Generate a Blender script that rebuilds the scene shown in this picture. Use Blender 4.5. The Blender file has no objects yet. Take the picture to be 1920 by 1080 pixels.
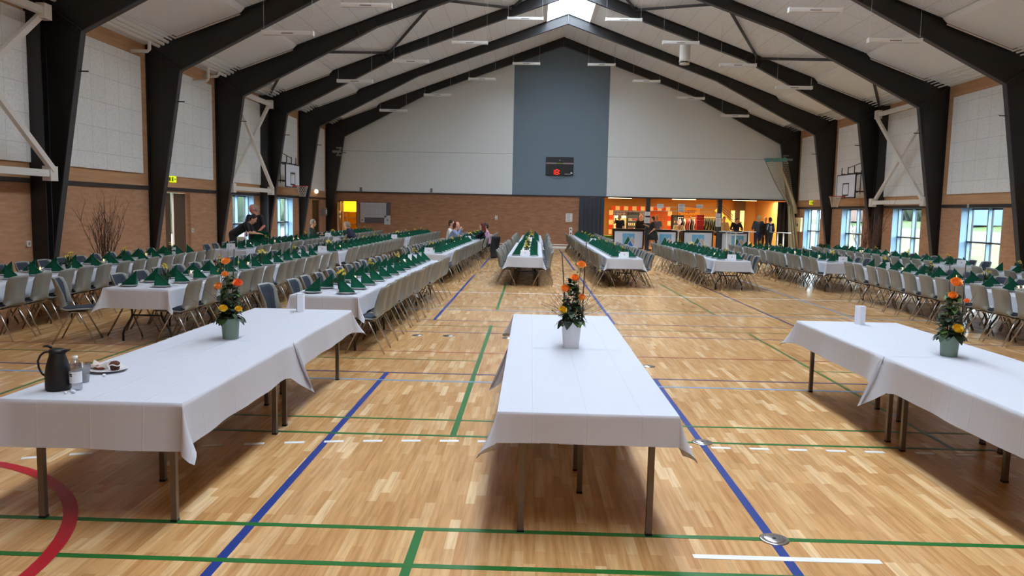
import bpy, bmesh, math, random
from mathutils import Vector, Matrix
S = bpy.context.scene
COL = S.collection
R = random.Random(7)
PI = math.pi
# ---------------------------------------------------------------- camera
F_PX, PITCH, YAW, ROLL, CAM_H = 1446.013, .0994830, -.0227583, .0202160, 1.82524
_cy, _sy, _cp, _sp = math.cos(YAW), math.sin(YAW), math.cos(PITCH), math.sin(PITCH)
_fw = Vector((_sy*_cp, _cy*_cp, -_sp)); _r = Vector((_cy, -_sy, 0)); _u = _r.cross(_fw)
RT = math.cos(ROLL)*_r + math.sin(ROLL)*_u
UP = -math.sin(ROLL)*_r + math.cos(ROLL)*_u
CAMP = Vector((0, 0, CAM_H))
cd = bpy.data.cameras.new('camera'); cam = bpy.data.objects.new('camera', cd); COL.objects.link(cam)
cd.sensor_width = 36; cd.sensor_fit = 'HORIZONTAL'; cd.lens = 36*F_PX/1920; cd.clip_end = 400; cd.clip_start = .05
M = Matrix((RT, UP, -_fw)).transposed().to_4x4(); M.translation = CAMP
cam.matrix_world = M
S.camera = cam
# ---------------------------------------------------------------- world and daylight
S.view_settings.view_transform = 'Standard'; S.view_settings.look = 'None'
S.view_settings.gamma = 1; S.view_settings.use_curve_mapping = False
S.view_settings.exposure = 1.2
S.cycles.max_bounces = 12; S.cycles.diffuse_bounces = 8; S.cycles.glossy_bounces = 4; S.cycles.transparent_max_bounces = 16
W = bpy.data.worlds.new('sky'); S.world = W; W.use_nodes = True
bg = W.node_tree.nodes['Background']; bg.inputs[0].default_value = (.81, .90, 1, 1); bg.inputs[1].default_value = 10.0
def area(name, loc, size, rot, power, color, portal=False):
    l = bpy.data.lights.new(name, 'AREA'); l.shape = 'RECTANGLE'; l.size, l.size_y = size
    l.energy = power; l.color = color
    if portal: l.cycles.is_portal = True
    o = bpy.data.objects.new(name, l); COL.objects.link(o); o.location = loc; o.rotation_euler = rot
    return o
XC = 1.41                                   # hall centre line
WL, WR, WB, WF = XC-11.72, XC+11.72, 39.0, -3.2
SKY0, SKY1 = -3.0, 34.42
area('skylight_portal', (XC, (SKY0+SKY1)/2, 10.75), (2.0, SKY1-SKY0), (0, 0, 0), 1, (1, 1, 1), True)
WIN_R = [(17.5, 19.6), (21.9, 24.0), (26.4, 28.5), (31.0, 33.1), (35.5, 37.6)]
WIN_L = [(26.5, 28.6), (31.2, 33.3)]
for a, b in WIN_R: area('window_portal', (WR+.42, (a+b)/2, 1.1), (2.2, b-a), (0, PI/2, 0), 1, (1, 1, 1), True)
for a, b in WIN_L: area('window_portal', (WL-.42, (a+b)/2, 1.1), (2.2, b-a), (0, -PI/2, 0), 1, (1, 1, 1), True)
# warm ceiling lamps of the kiosk room are built with the room
# ---------------------------------------------------------------- pixel helpers (1920 x 1080 frame)
def ray(x, y): return (x-960)/F_PX*RT - (y-540)/F_PX*UP + _fw
def at(x, y, Y): d = ray(x, y); return CAMP + d*(Y/d.y)
def onz(x, y, z=0): d = ray(x, y); return CAMP + d*((z-CAM_H)/d.z)
def onx(x, y, X): d = ray(x, y); return CAMP + d*(X/d.x)
def pix(p):
    d = Vector(p)-CAMP; z = d.dot(_fw)
    return (960+F_PX*d.dot(RT)/z, 540-F_PX*d.dot(UP)/z) if z > .1 else (-9e9, -9e9)
# ---------------------------------------------------------------- materials
def srgb(r, g, b): return tuple(((c/255)/12.92 if c/255 <= .04045 else ((c/255+.055)/1.055)**2.4) for c in (r, g, b)) + (1,)
MATS = {}
def mat(name, col, rough=.6, metal=0, emit=None, es=1, spec=.5, sheen=0):
    m = bpy.data.materials.new(name); m.use_nodes = True; b = m.node_tree.nodes['Principled BSDF']
    b.inputs['Base Color'].default_value = srgb(*col); b.inputs['Roughness'].default_value = rough
    b.inputs['Metallic'].default_value = metal; b.inputs['Specular IOR Level'].default_value = spec
    if emit: b.inputs['Emission Color'].default_value = srgb(*emit); b.inputs['Emission Strength'].default_value = es
    MATS[name] = m; return m
class NT:
    def __init__(s, m): s.t = m.node_tree; s.b = s.t.nodes['Principled BSDF']
    def n(s, typ, **k):
        nd = s.t.nodes.new(typ)
        for a, v in k.items():
            if a.startswith('i_'):
                key = a[2:]; key = int(key) if key.isdigit() else key.replace('_', ' ')
                nd.inputs[key].default_value = v
            else: setattr(nd, a, v)
        return nd
    def l(s, a, b): s.t.links.new(a, b)
    def pos(s, order='xyz'):
        g = s.n('ShaderNodeNewGeometry'); sp = s.n('ShaderNodeSeparateXYZ'); s.l(g.outputs['Position'], sp.inputs[0])
        cb = s.n('ShaderNodeCombineXYZ')
        for i, ch in enumerate(order):
            if ch != '0': s.l(sp.outputs['xyz'.index(ch)], cb.inputs[i])
        return cb.outputs[0]
    def scale(s, v, sc):
        mp = s.n('ShaderNodeMapping'); mp.inputs['Scale'].default_value = sc; s.l(v, mp.inputs[0]); return mp.outputs[0]
    def ramp(s, f, stops):
        r = s.n('ShaderNodeValToRGB'); e = r.color_ramp.elements
        while len(e) < len(stops): e.new(.5)
        for i, (p, c) in enumerate(stops): e[i].position = p; e[i].color = srgb(*c)
        s.l(f, r.inputs[0]); return r.outputs[0]
    def mix(s, f, a, b, mode='MIX'):
        x = s.n('ShaderNodeMix', data_type='RGBA', blend_type=mode)
        if isinstance(f, float): x.inputs[0].default_value = f
        else: s.l(f, x.inputs[0])
        s.l(a, x.inputs[6]); s.l(b, x.inputs[7]); return x.outputs[2]
    def bump(s, h, st=.2, d=.01):
        b = s.n('ShaderNodeBump'); b.inputs['Strength'].default_value = st; b.inputs['Distance'].default_value = d
        s.l(h, b.inputs['Height']); s.l(b.outputs[0], s.b.inputs['Normal'])
# parquet: short beech staves laid along the hall
m = mat('floor', (200, 150, 95), .24, spec=.5); t = NT(m)
v = t.pos('yx0'); br = t.n('ShaderNodeTexBrick', offset=.37, i_Scale=1.0, i_Brick_Width=.40, i_Row_Height=.062, i_Mortar_Size=.0009, i_Mortar_Smooth=.1)
br.inputs['Color1'].default_value = (0, 0, 0, 1); br.inputs['Color2'].default_value = (1, 1, 1, 1); br.inputs['Mortar'].default_value = (.15, .15, .15, 1)
t.l(v, br.inputs['Vector'])
c1 = t.ramp(br.outputs['Color'], [(0, (200, 150, 96)), (.15, (208, 160, 104)), (.6, (216, 170, 114)), (.85, (226, 186, 132)), (1, (240, 208, 162))])
no = t.n('ShaderNodeTexNoise', i_Scale=1.0, i_Detail=5.0, i_Roughness=.6); t.l(t.scale(t.pos('yx0'), (2.2, 38, 1)), no.inputs['Vector'])
g1 = t.ramp(no.outputs[0], [(.3, (218, 210, 198)), (.6, (255, 255, 255)), (.8, (255, 250, 240))])
n2 = t.n('ShaderNodeTexNoise', i_Scale=.5, i_Detail=2.0); t.l(t.pos('xyz'), n2.inputs['Vector'])
g2 = t.ramp(n2.outputs[0], [(.3, (235, 230, 224)), (.7, (255, 255, 255))])
c2 = t.mix(1.0, c1, g1, 'MULTIPLY'); c3 = t.mix(1.0, c2, g2, 'MULTIPLY'); t.l(c3, t.b.inputs['Base Color'])
t.b.inputs['Coat Weight'].default_value = .12; t.b.inputs['Coat Roughness'].default_value = .12
t.b.inputs['Roughness'].default_value = .27
def brick(name, order, a, b, mort, bw=.3, rh=.075):
    m = mat(name, a, .85, spec=.25); t = NT(m)
    br = t.n('ShaderNodeTexBrick', i_Scale=1.0, i_Brick_Width=bw, i_Row_Height=rh, i_Mortar_Size=.005, i_Mortar_Smooth=.3)
    br.inputs['Color1'].default_value = srgb(*a); br.inputs['Color2'].default_value = srgb(*b); br.inputs['Mortar'].default_value = srgb(*mort)
    t.l(t.pos(order), br.inputs['Vector'])
    no = t.n('ShaderNodeTexNoise', i_Scale=1.0, i_Detail=4.0); t.l(t.scale(t.pos(order), (3, 13, 1)), no.inputs['Vector'])
    g = t.ramp(no.outputs[0], [(.3, (234, 229, 225)), (.65, (255, 255, 255))])
    t.l(t.mix(1.0, br.outputs['Color'], g, 'MULTIPLY'), t.b.inputs['Base Color']); t.bump(br.outputs['Fac'], -.3, .004)
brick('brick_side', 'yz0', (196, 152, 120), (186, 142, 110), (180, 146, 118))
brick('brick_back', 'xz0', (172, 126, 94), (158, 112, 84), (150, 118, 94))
m = mat('plywood', (196, 152, 112), .6, spec=.3); t = NT(m)
no = t.n('ShaderNodeTexNoise', i_Scale=1.0, i_Detail=4.0); t.l(t.scale(t.pos('yzx'), (1, 12, 1)), no.inputs['Vector'])
t.l(t.ramp(no.outputs[0], [(.3, (186, 142, 102)), (.7, (204, 160, 120))]), t.b.inputs['Base Color'])
def panel(name, order, a, joint, bw, rh, ms=.006, rough=.95, off=0, fine=True):
    m = mat(name, a, rough, spec=.15); t = NT(m)
    br = t.n('ShaderNodeTexBrick', offset=off, i_Scale=1.0, i_Brick_Width=bw, i_Row_Height=rh, i_Mortar_Size=ms, i_Mortar_Smooth=.1)
    br.inputs['Color1'].default_value = srgb(*a); br.inputs['Color2'].default_value = srgb(*[int(c*.985) for c in a]); br.inputs['Mortar'].default_value = srgb(*joint)
    t.l(t.pos(order), br.inputs['Vector']); c = br.outputs['Color']
    if fine:
        no = t.n('ShaderNodeTexNoise', i_Scale=22.0, i_Detail=2.0); t.l(t.pos('xyz'), no.inputs['Vector'])
        c = t.mix(1.0, c, t.ramp(no.outputs[0], [(.3, (240, 240, 239)), (.6, (255, 255, 255))]), 'MULTIPLY'); t.bump(no.outputs[0], .1, .003)
    t.l(c, t.b.inputs['Base Color'])
panel('acoustic_side', 'yz0', (238, 238, 236), (206, 206, 204), .6, .6)
panel('ceiling_wool', 'yx0', (234, 238, 240), (202, 203, 202), 2.4, .62, .008, off=.5)
mat('radiant_panel', (234, 237, 238), .7); mat('upper_wall', (226, 230, 228), .8, spec=.2); mat('blue_panel', (118, 134, 146), .8, spec=.2)
mat('steel_black', (33, 33, 35), .42, spec=.5); mat('steel_flange', (62, 62, 66), .5); mat('trim_dark', (52, 46, 46), .6)
mat('white_paint', (226, 222, 214), .5); mat('lamp_white', (236, 236, 232), .35); mat('lamp_grille', (140, 138, 134), .5)
m = mat('cloth', (192, 195, 202), .85, spec=.2); t = NT(m)
tc = t.n('ShaderNodeTexCoord')
no = t.n('ShaderNodeTexNoise', i_Scale=5.0, i_Detail=3.0); t.l(tc.outputs['Object'], no.inputs['Vector'])
br = t.n('ShaderNodeTexBrick', offset=0, i_Scale=1.0, i_Brick_Width=.30, i_Row_Height=.25, i_Mortar_Size=.007, i_Mortar_Smooth=1.0); t.l(tc.outputs['Object'], br.inputs['Vector'])
ad = t.n('ShaderNodeMath', operation='MULTIPLY_ADD'); t.l(no.outputs[0], ad.inputs[0]); ad.inputs[1].default_value = .8; t.l(br.outputs['Fac'], ad.inputs[2]); t.bump(ad.outputs[0], .3, .005)
m = mat('napkin', (4, 72, 50), .85, spec=.25); mat('napkin_edge', (8, 84, 60), .85, spec=.25)
mat('plate', (232, 234, 236), .18); mat('shell', (130, 130, 123), .48); mat('upholstery', (56, 62, 72), .9, spec=.2)
mat('chrome', (178, 174, 168), .25, metal=.9); mat('black_metal', (24, 24, 26), .4); mat('grey_leg', (112, 104, 98), .4, metal=.5)
mat('table_top', (190, 188, 182), .5); mat('window_blue', (122, 152, 176), .5); mat('window_dark', (38, 34, 44), .5); mat('black', (16, 16, 18), .5)
mat('charcoal', (44, 48, 54), .7); mat('cutlery', (190, 190, 192), .25, metal=.9)
mat('pot_sage', (128, 152, 136), .55); mat('pot_white', (228, 230, 232), .45); mat('pot_green', (20, 78, 48), .6)
for n_, c_ in dict(leaf=(38, 66, 26), leaf_dark=(22, 44, 20), leaf_grey=(78, 100, 74), leaf_light=(86, 120, 48), stick=(52, 40, 34), twig=(84, 62, 46), berry=(168, 156, 72)).items(): mat(n_, c_, .55)
mat('rose_orange', (250, 174, 84), .6); mat('rose_deep', (248, 148, 88), .6); mat('rose_yellow', (242, 208, 56), .6); mat('narcissus', (240, 218, 60), .6)
mat('candle', (240, 232, 210), .5); mat('flame', (255, 214, 130), .5, emit=(255, 200, 110), es=2.5)
def glassy(name, col, fac, rough=.02):
    m = bpy.data.materials.new(name); m.use_nodes = True; nt = m.node_tree; nt.nodes.clear()
    o = nt.nodes.new('ShaderNodeOutputMaterial'); mx = nt.nodes.new('ShaderNodeMixShader'); tr = nt.nodes.new('ShaderNodeBsdfTransparent'); gl = nt.nodes.new('ShaderNodeBsdfGlossy')
    tr.inputs[0].default_value = col; gl.inputs['Roughness'].default_value = rough; mx.inputs[0].default_value = fac
    nt.links.new(tr.outputs[0], mx.inputs[1]); nt.links.new(gl.outputs[0], mx.inputs[2]); nt.links.new(mx.outputs[0], o.inputs[0]); MATS[name] = m
glassy('pane', (.82, .87, .87, 1), .04); glassy('sky_pane', (.95, .97, 1, 1), .03); glassy('clear', (.9, .92, .94, 1), .12); glassy('plastic', (.82, .82, .84, 1), .18, .15)
def MT(k): return MATS[k]
# ---------------------------------------------------------------- mesh builder
class MB:
    def __init__(s): s.v = []; s.f = []; s.m = []; s.k = 0; s.sm = []
    def add(s, vs, fs, k=None, sm=False):
        b = len(s.v); s.v += [tuple(p) for p in vs]
        for f in fs: s.f.append(tuple(i+b for i in f)); s.m.append(s.k if k is None else k); s.sm.append(sm)
        return s
    def box(s, x0, x1, y0, y1, z0, z1, k=None, mx=None):
        vs = [(x, y, z) for z in (z0, z1) for y in (y0, y1) for x in (x0, x1)]
        if mx is not None: vs = [mx @ Vector(p) for p in vs]
        return s.add(vs, [(0, 2, 3, 1), (4, 5, 7, 6), (0, 1, 5, 4), (2, 6, 7, 3), (0, 4, 6, 2), (1, 3, 7, 5)], k)
    def tube(s, pts, r, n=8, k=None, cap=True):
        pts = [Vector(p) for p in pts]; rs = r if isinstance(r, (list, tuple)) else [r]*len(pts)
        vs = []; up = Vector((0, 0, 1)); prev = None
        for i, p in enumerate(pts):
            d = (pts[min(i+1, len(pts)-1)]-pts[max(i-1, 0)])
            d = d.normalized() if d.length > 1e-9 else Vector((0, 0, 1))
            if prev is None: a = d.cross(Vector((0, 0, 1)) if abs(d.z) < .9 else Vector((1, 0, 0))).normalized()
            else: a = (prev - d*prev.dot(d)).normalized()
            prev = a; b = d.cross(a)
            for j in range(n):
                t = 2*PI*j/n; vs.append(p+(a*math.cos(t)+b*math.sin(t))*rs[i])
        fs = [(i*n+j, i*n+(j+1) % n, (i+1)*n+(j+1) % n, (i+1)*n+j) for i in range(len(pts)-1) for j in range(n)]
        if cap: fs += [tuple(range(n))[::-1], tuple(range((len(pts)-1)*n, len(pts)*n))]
        return s.add(vs, fs, k, True)
    def bar(s, a, b, w, h, k=None, up=(0, 0, 1)):
        a, b = Vector(a), Vector(b); d = (b-a).normalized(); u = Vector(up); x = d.cross(u).normalized(); u = x.cross(d)
        vs = [p+x*sx*w/2+u*sz*h/2 for p in (a, b) for sz in (-1, 1) for sx in (-1, 1)]
        return s.add(vs, [(0, 2, 3, 1), (4, 5, 7, 6), (0, 1, 5, 4), (2, 6, 7, 3), (0, 4, 6, 2), (1, 3, 7, 5)], k)
    def lathe(s, prof, n=16, c=(0, 0, 0), k=None, rib=0, sq=0, ax='z'):
        vs = []
        for r, z in prof:
            for j in range(n):
                t = 2*PI*j/n; q = r*(1+(rib if j % 2 else 0))
                if sq: q *= 1/max(abs(math.cos(t)), abs(math.sin(t)))**sq
                p = (q*math.cos(t), q*math.sin(t), z) if ax == 'z' else ((q*math.cos(t), z, q*math.sin(t)) if ax == 'y' else (z, q*math.cos(t), q*math.sin(t)))
                vs.append((c[0]+p[0], c[1]+p[1], c[2]+p[2]))
        m = len(prof)
        fs = [(i*n+j, i*n+(j+1) % n, (i+1)*n+(j+1) % n, (i+1)*n+j) for i in range(m-1) for j in range(n)]
        fs += [tuple(range(n))[::-1], tuple(range((m-1)*n, m*n))]
        return s.add(vs, fs, k, True)
    def prism(s, poly, axis, a, b, k=None):
        def p3(p, t): return {'x': (t, p[0], p[1]), 'y': (p[0], t, p[1]), 'z': (p[0], p[1], t)}[axis]
        n = len(poly); vs = [p3(p, a) for p in poly]+[p3(p, b) for p in poly]
        return s.add(vs, [tuple(range(n)), tuple(range(n, 2*n))[::-1]]+[(i, i+n, (i+1) % n+n, (i+1) % n) for i in range(n)], k)
    def ball(s, c, r, n=8, k=None, sc=(1, 1, 1)):
        m = n//2+1; pr = [(r*math.sin(PI*i/m)*1.0+1e-4, -r*math.cos(PI*i/m)) for i in range(m+1)]
        b = len(s.v); s.lathe(pr, n, (0, 0, 0), k)
        for i in range(b, len(s.v)): x, y, z = s.v[i]; s.v[i] = (c[0]+x*sc[0], c[1]+y*sc[1], c[2]+z*sc[2])
        return s
    def grid(s, fn, nu, nv, k=None, sm=True):
        vs = [fn(i/nu, j/nv) for i in range(nu+1) for j in range(nv+1)]
        return s.add(vs, [(i*(nv+1)+j, (i+1)*(nv+1)+j, (i+1)*(nv+1)+j+1, i*(nv+1)+j+1) for i in range(nu) for j in range(nv)], k, sm)
    def xf(s, mx, start=0):
        for i in range(start, len(s.v)): s.v[i] = tuple(mx @ Vector(s.v[i]))
        return s
    def mesh(s, name, mats, recalc=True, solid=0, bevel=0):
        me = bpy.data.meshes.new(name); me.from_pydata(s.v, [], s.f)
        for q in (mats if isinstance(mats, (list, tuple)) else [mats]): me.materials.append(MT(q) if isinstance(q, str) else q)
        for p, k, sm in zip(me.polygons, s.m, s.sm): p.material_index = k; p.use_smooth = sm
        if recalc or solid or bevel:
            bm = bmesh.new(); bm.from_mesh(me)
            if recalc: bmesh.ops.recalc_face_normals(bm, faces=bm.faces)
            if solid: bmesh.ops.solidify(bm, geom=bm.faces[:], thickness=solid)
            if bevel: bmesh.ops.bevel(bm, geom=bm.edges[:], offset=bevel, segments=2, affect='EDGES', profile=.5)
            bm.to_mesh(me); bm.free()
        return me
    def build(s, name, mats, parent=None, **k):
        o = bpy.data.objects.new(name, s.mesh(name, mats, **k)); COL.objects.link(o)
        if parent is not None: o.parent = parent
        return o
def tag(o, label=None, cat=None, group=None, kind=None):
    if label: o['label'] = label
    if cat: o['category'] = cat
    if group: o['group'] = group
    if kind: o['kind'] = kind
    return o
def thing(name, label, cat, loc=(0, 0, 0), rz=0, group=None):
    o = bpy.data.objects.new(name, None); COL.objects.link(o); o.location = loc; o.rotation_euler = (0, 0, rz); o.empty_display_size = .1
    return tag(o, label, cat, group)
def struct(name, mb, mats, parent=None, **k):
    o = mb.build(name, mats, parent, **k)
    if parent is None: o['kind'] = 'structure'
    return o
def copy_tree(o, loc=None, rz=None, label=None, group=None):
    def cp(a, par):
        c = a.copy(); COL.objects.link(c); c.parent = par
        for ch in KIDS.get(a.name, ()): cp(ch, c)
        return c
    c = cp(o, None)
    if loc is not None: c.location = loc
    if rz is not None: c.rotation_euler = (0, 0, rz)
    if label: c['label'] = label
    if group: c['group'] = group
    return c
KIDS = {}
def regkids(o):
    KIDS[o.name] = list(o.children)
    for ch in o.children: regkids(ch)
# ================================================================ the setting
WT = 2.26                                   # top of the side brickwork
def roof(u): return 10.32-.3686*u           # underside of the ceiling
f = MB(); f.box(WL-.4, WR+.4, WF, WB, -.2, 0); f.box(2.2, 13.3, WB, 46.2, -.2, 0); struct('floor', f, 'floor')
# side walls with real openings
def side_wall(name, X, sgn, holes, y0=WF, y1=WB):
    w = MB(); cuts = sorted(holes); y = y0; xa, xb = (X, X+sgn*.34) if sgn > 0 else (X+sgn*.34, X)
    for a, b, z0, z1 in cuts:
        w.box(xa, xb, y, a, 0, WT)
        if z0 > 0: w.box(xa, xb, a, b, 0, z0)
        if z1 < WT: w.box(xa, xb, a, b, z1, WT)
        y = b
    w.box(xa, xb, y, y1, 0, WT)
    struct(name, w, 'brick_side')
side_wall('wall_left', WL, -1, [(a, b, .3, 2.2) for a, b in WIN_L]+[(21.6, 23.2, 0, 2.16), (36.2, 37.6, 0, 2.16)])
side_wall('wall_right', WR, 1, [(a, b, .3, 2.2) for a, b in WIN_R])
for nm, X, s in (('wall_left_upper', WL, -1), ('wall_right_upper', WR, 1)):
    w = MB(); w.box(min(X, X+s*.34), max(X, X+s*.34), WF, WB, WT, 6.05); struct(nm, w, 'plywood')
FR = [2.75, 7.25, 11.75, 16.25, 20.75, 25.25, 29.75, 34.25, 38.75]
for nm, X, s, i0 in (('trim_1', WL, 1, 0), ('trim_2', WR, -1, 0)):
    w = MB()
    for a, b in zip([WF]+FR, FR):
        w.box(min(X, X+s*.03), max(X, X+s*.03), a+.1 if a > WF else a, b-.1, WT-.06, WT+.04)
    struct(nm, w, 'trim_dark')
# back wall
b = MB()
OP0, OP1, OPZ = 2.42, 13.0, 2.6            # kiosk opening
DY0, DY1, DZ = -9.72, -8.84, 2.15          # store room door
b.box(WL-.34, DY0, WB, WB+.3, 0, 2.63); b.box(DY0, DY1, WB, WB+.3, DZ, 2.63); b.box(DY1, OP0, WB, WB+.3, 0, 2.63)
b.box(OP1, WR+.34, WB, WB+.3, 0, 2.63)
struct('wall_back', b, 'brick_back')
b = MB()
def gable(x0, x1, z0, y0, y1, k):
    us = [x0, x1] if not (x0 < XC < x1) else [x0, XC, x1]
    b.prism([(x1, z0), (x0, z0)]+[(x, roof(abs(x-XC))+.02) for x in us], 'y', y0, y1, k)
gable(WL-.34, -.98, 2.63, WB, WB+.3, 0); gable(3.75, WR+.34, 2.63, WB, WB+.3, 0); gable(-.98, 3.75, 2.63, WB-.004, WB+.3, 1)
b.box(WL, -.98, WB-.004, WB, 4.66, 4.675, 2); b.box(3.75, WR, WB-.004, WB, 4.6, 4.615, 2)
struct('wall_back_upper', b, ['upper_wall', 'blue_panel', 'lamp_grille'])
w = MB(); w.box(WL, WR, WB-.05, WB+.3, 2.59, 2.65); struct('trim_3', w, 'trim_dark')
w = MB(); w.box(DY1+.05, OP0, WB-.02, WB, 0, .1); w.box(DY1+.05, OP0, WB-.03, WB, .16, .2); struct('baseboard_back', w, 'white_paint')
w = MB(); w.box(WL-.34, WR+.34, WF-.3, WF, 0, 6.05); w.prism([(WL-.34, 6), (WR+.34, 6), (XC, 10.4)], 'y', WF-.3, WF); struct('wall_front', w, 'brick_back')
# ceiling: two slopes with the ridge skylight left open
c = MB(); SU = .95
for s in (-1, 1):
    for (u0, u1, ya, yb) in ((SU, 12.1, SKY0, SKY1), (0, 12.1, WF-.3, SKY0), (0, 12.1, SKY1, WB+.3)):
        p = [(XC+s*u0, roof(u0)), (XC+s*u1, roof(u1)), (XC+s*u1, roof(u1)+.25), (XC+s*u0, roof(u0)+.25)]
        c.prism(p if s > 0 else p[::-1], 'y', ya, yb)
struct('ceiling', c, 'ceiling_wool')
c = MB()
for s in (-1, 1):
    x = XC+s*(SU-.002); c.box(min(x, x-s*.03), max(x, x-s*.03), SKY0+.002, SKY1-.002, roof(SU)-.03, roof(SU)+.75)
c.box(XC-SU+.04, XC+SU-.04, SKY1-.04, SKY1-.002, roof(SU), roof(SU)+.72); c.box(XC-SU+.04, XC+SU-.04, SKY0+.002, SKY0+.04, roof(SU), roof(SU)+.72)
struct('trim_4', c, 'white_paint')
c = MB(); zt = roof(SU)+.7
for s in (-1, 1): c.prism([(XC, zt+.4), (XC+s*(SU+.05), zt), (XC+s*(SU+.05), zt+.01), (XC, zt+.41)], 'y', SKY0, SKY1, 0)
sk = struct('window_9', c, 'sky_pane')
g = MB()
y = SKY0
while y < SKY1:
    for s in (-1, 1): g.bar((XC, y, zt+.36), (XC+s*SU, y, zt-.02), .02, .03)
    y += 1.5
g.build('glazing_bar', 'white_paint', sk)
# acoustic wall panels between the frames
for side, X, s in (('door', WL, 1), ('window', WR, -1)):
    for i in range(2, 8):
        a, bb = FR[i], FR[i+1]
        w = MB(); w.box(min(X+s*.012, X+s*.047), max(X+s*.012, X+s*.047), a+.45, bb-.42, 2.62, 5.62)
        o = w.build('acoustic_panel', 'acoustic_side')
        tag(o, 'white acoustic panel high on the %s wall, %s bay from the back wall' % (side, ('sixth', 'fifth', 'fourth', 'third', 'second', 'first')[i-2]), 'wall panel', 'white acoustic wall panels')
# steel frames
def portal(Y, idx):
    names = ['ninth', 'eighth', 'seventh', 'sixth', 'fifth', 'fourth', 'third', 'second', 'first']
    t = thing('steel_frame', 'black tapered steel portal frame, %s from the back wall' % names[idx], 'roof frame', (XC, Y, 0), 0, 'black steel portal frames'); t['kind'] = 'thing'
    for s in (-1, 1):
        cpoly = [(s*11.71, 0), (s*11.66, 0), (s*10.80, 5.35), (s*11.71, 6.0)]
        q = MB(); q.prism(cpoly, 'y', -.008, .008, 0)
        q.bar((s*11.655, 0, 0), (s*10.80, 0, 5.35), .18, .02, 1, (1, 0, 0)); q.bar((s*11.705, 0, 0), (s*11.705, 0, 6.0), .18, .012, 0, (1, 0, 0))
        q.bar((s*10.80, 0, 5.35), (s*11.70, 0, 5.99), .18, .02, 0)
        q.box(s*11.7-.05, s*11.7+.01, -.1, .1, 0, .02, 0)
        q.build('column', ['steel_black', 'steel_flange'], t)
        top = [(s*11.71, 6.0), (0, 10.30)]
        q = MB(); q.prism([(s*10.80, 5.35), (s*6.45, 7.60), (0, 9.90), (0, 10.30), (s*11.71, 5.99)], 'y', -.008, .008, 0)
        for a, c2, k in (((s*10.80, 5.35), (s*6.45, 7.60), 1), ((s*6.45, 7.60), (0, 9.90), 1), ((s*11.71, 5.985), (0, 10.30), 0)):
            q.bar((a[0], 0, a[1]), (c2[0], 0, c2[1]), .18, .02, k)
        for ax, az, bx, bz in ((6.45, 7.6, 6.55, 7.88), (7.0, 7.3, 7.17, 7.66)): q.bar((s*ax, 0, az), (s*bx, 0, bz), .16, .015, 1, (1, 0, 0))
        q.bar((s*10.80, 0, 5.37), (s*11.70, 0, 6.0), .17, .015, 0)
        q.build('rafter', ['steel_black', 'steel_flange'], t)
        for kk in range(4):
            ff = .12+.08*(kk % 2); k2 = kk//2; pp = MB(); pp.tube([(s*(10.8+.9*ff)+s*.03*k2, -.0, 5.35+.65*ff+.04-.08*k2), (s*(10.8+.9*ff)+s*.03*k2, -.03, 5.35+.65*ff+.04-.08*k2)], .02, 6); pp.build('bolt', 'steel_flange', t)
    q = MB(); q.box(-.02, .02, -.08, .08, 9.90, 10.3, 0); q.build('ridge_plate', 'steel_flange', t)
    for s in (-1, 1): hk = MB(); hk.tube([(s*10.98, 0, 4.55), (s*10.72, 0, 4.55)], .015, 6); hk.build('hook', 'black', t)
for i, Y in enumerate(FR): portal(Y, i)
# wind posts next to the braced frames, and white wall bracing
for Yf, sides in ((16.25, (-1,)), (29.75, (-1, 1))):
    for s in sides:
        q = MB(); x = XC+s*11.55
        q.box(x-.16, x+.16, Yf-.52, Yf-.5, 0, 5.95); q.box(x-.16, x+.16, Yf-.34, Yf-.32, 0, 5.95); q.box(x-.008, x+.008, Yf-.5, Yf-.34, 0, 5.95)
        o = q.build('wind_post', 'steel_black'); tag(o, 'dark steel post beside a frame, on the %s wall, %s bay' % ('door' if s < 0 else 'window', 'third' if Yf > 20 else 'sixth'), 'post')
for s, ya, yb, wn in ((-1, 11.9, 15.72, 'door wall near the camera'), (-1, 25.4, 29.2, 'door wall beside the basketball hoop'), (1, 25.4, 29.2, 'window wall beside the basketball hoop')):
    x = XC+s*11.28
    t = thing('wall_bracing', 'white crossed steel bracing on the '+wn, 'bracing', (x, (ya+yb)/2, 0))
    h = (yb-ya)/2
    for nm, pts in (('top_rail', ((0, -h, 5.62), (0, h, 5.62))), ('bottom_rail', ((0, -h, 2.4), (0, h, 2.4)))):
        q = MB(); q.bar(*pts, .12, .14); q.build(nm, 'white_paint', t)
    for k in (-1, 1):
        q = MB(); q.bar((.07*k, -h*k, 5.55), (.07*k, h*k, 2.47), .09, .12); q.build('diagonal', 'white_paint', t)
    for yy in (-h, h):
        for zz in (2.4, 5.62):
            q = MB(); q.box(-.09, .09, yy-.12, yy+.12, zz-.15, zz+.15); q.build('gusset', 'white_paint', t)
# roof bracing between the third and fourth frames from the back
t = thing('roof_bracing', 'dark zigzag steel bracing under the ceiling between two frames', 'bracing', (XC, 27.5, 0))
for s in (-1, 1):
    pts = [(11.5, 1), (9.2, -1), (6.9, 1), (4.6, -1), (2.3, 1), (0, -1)]
    for (u0, a), (u1, b2) in zip(pts, pts[1:]):
        q = MB(); q.tube([(s*u0, a*2.15, roof(u0)-.12), (s*u1, b2*2.15, roof(u1)-.12)], .05, 8); q.build('strut', 'steel_flange', t)
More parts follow.
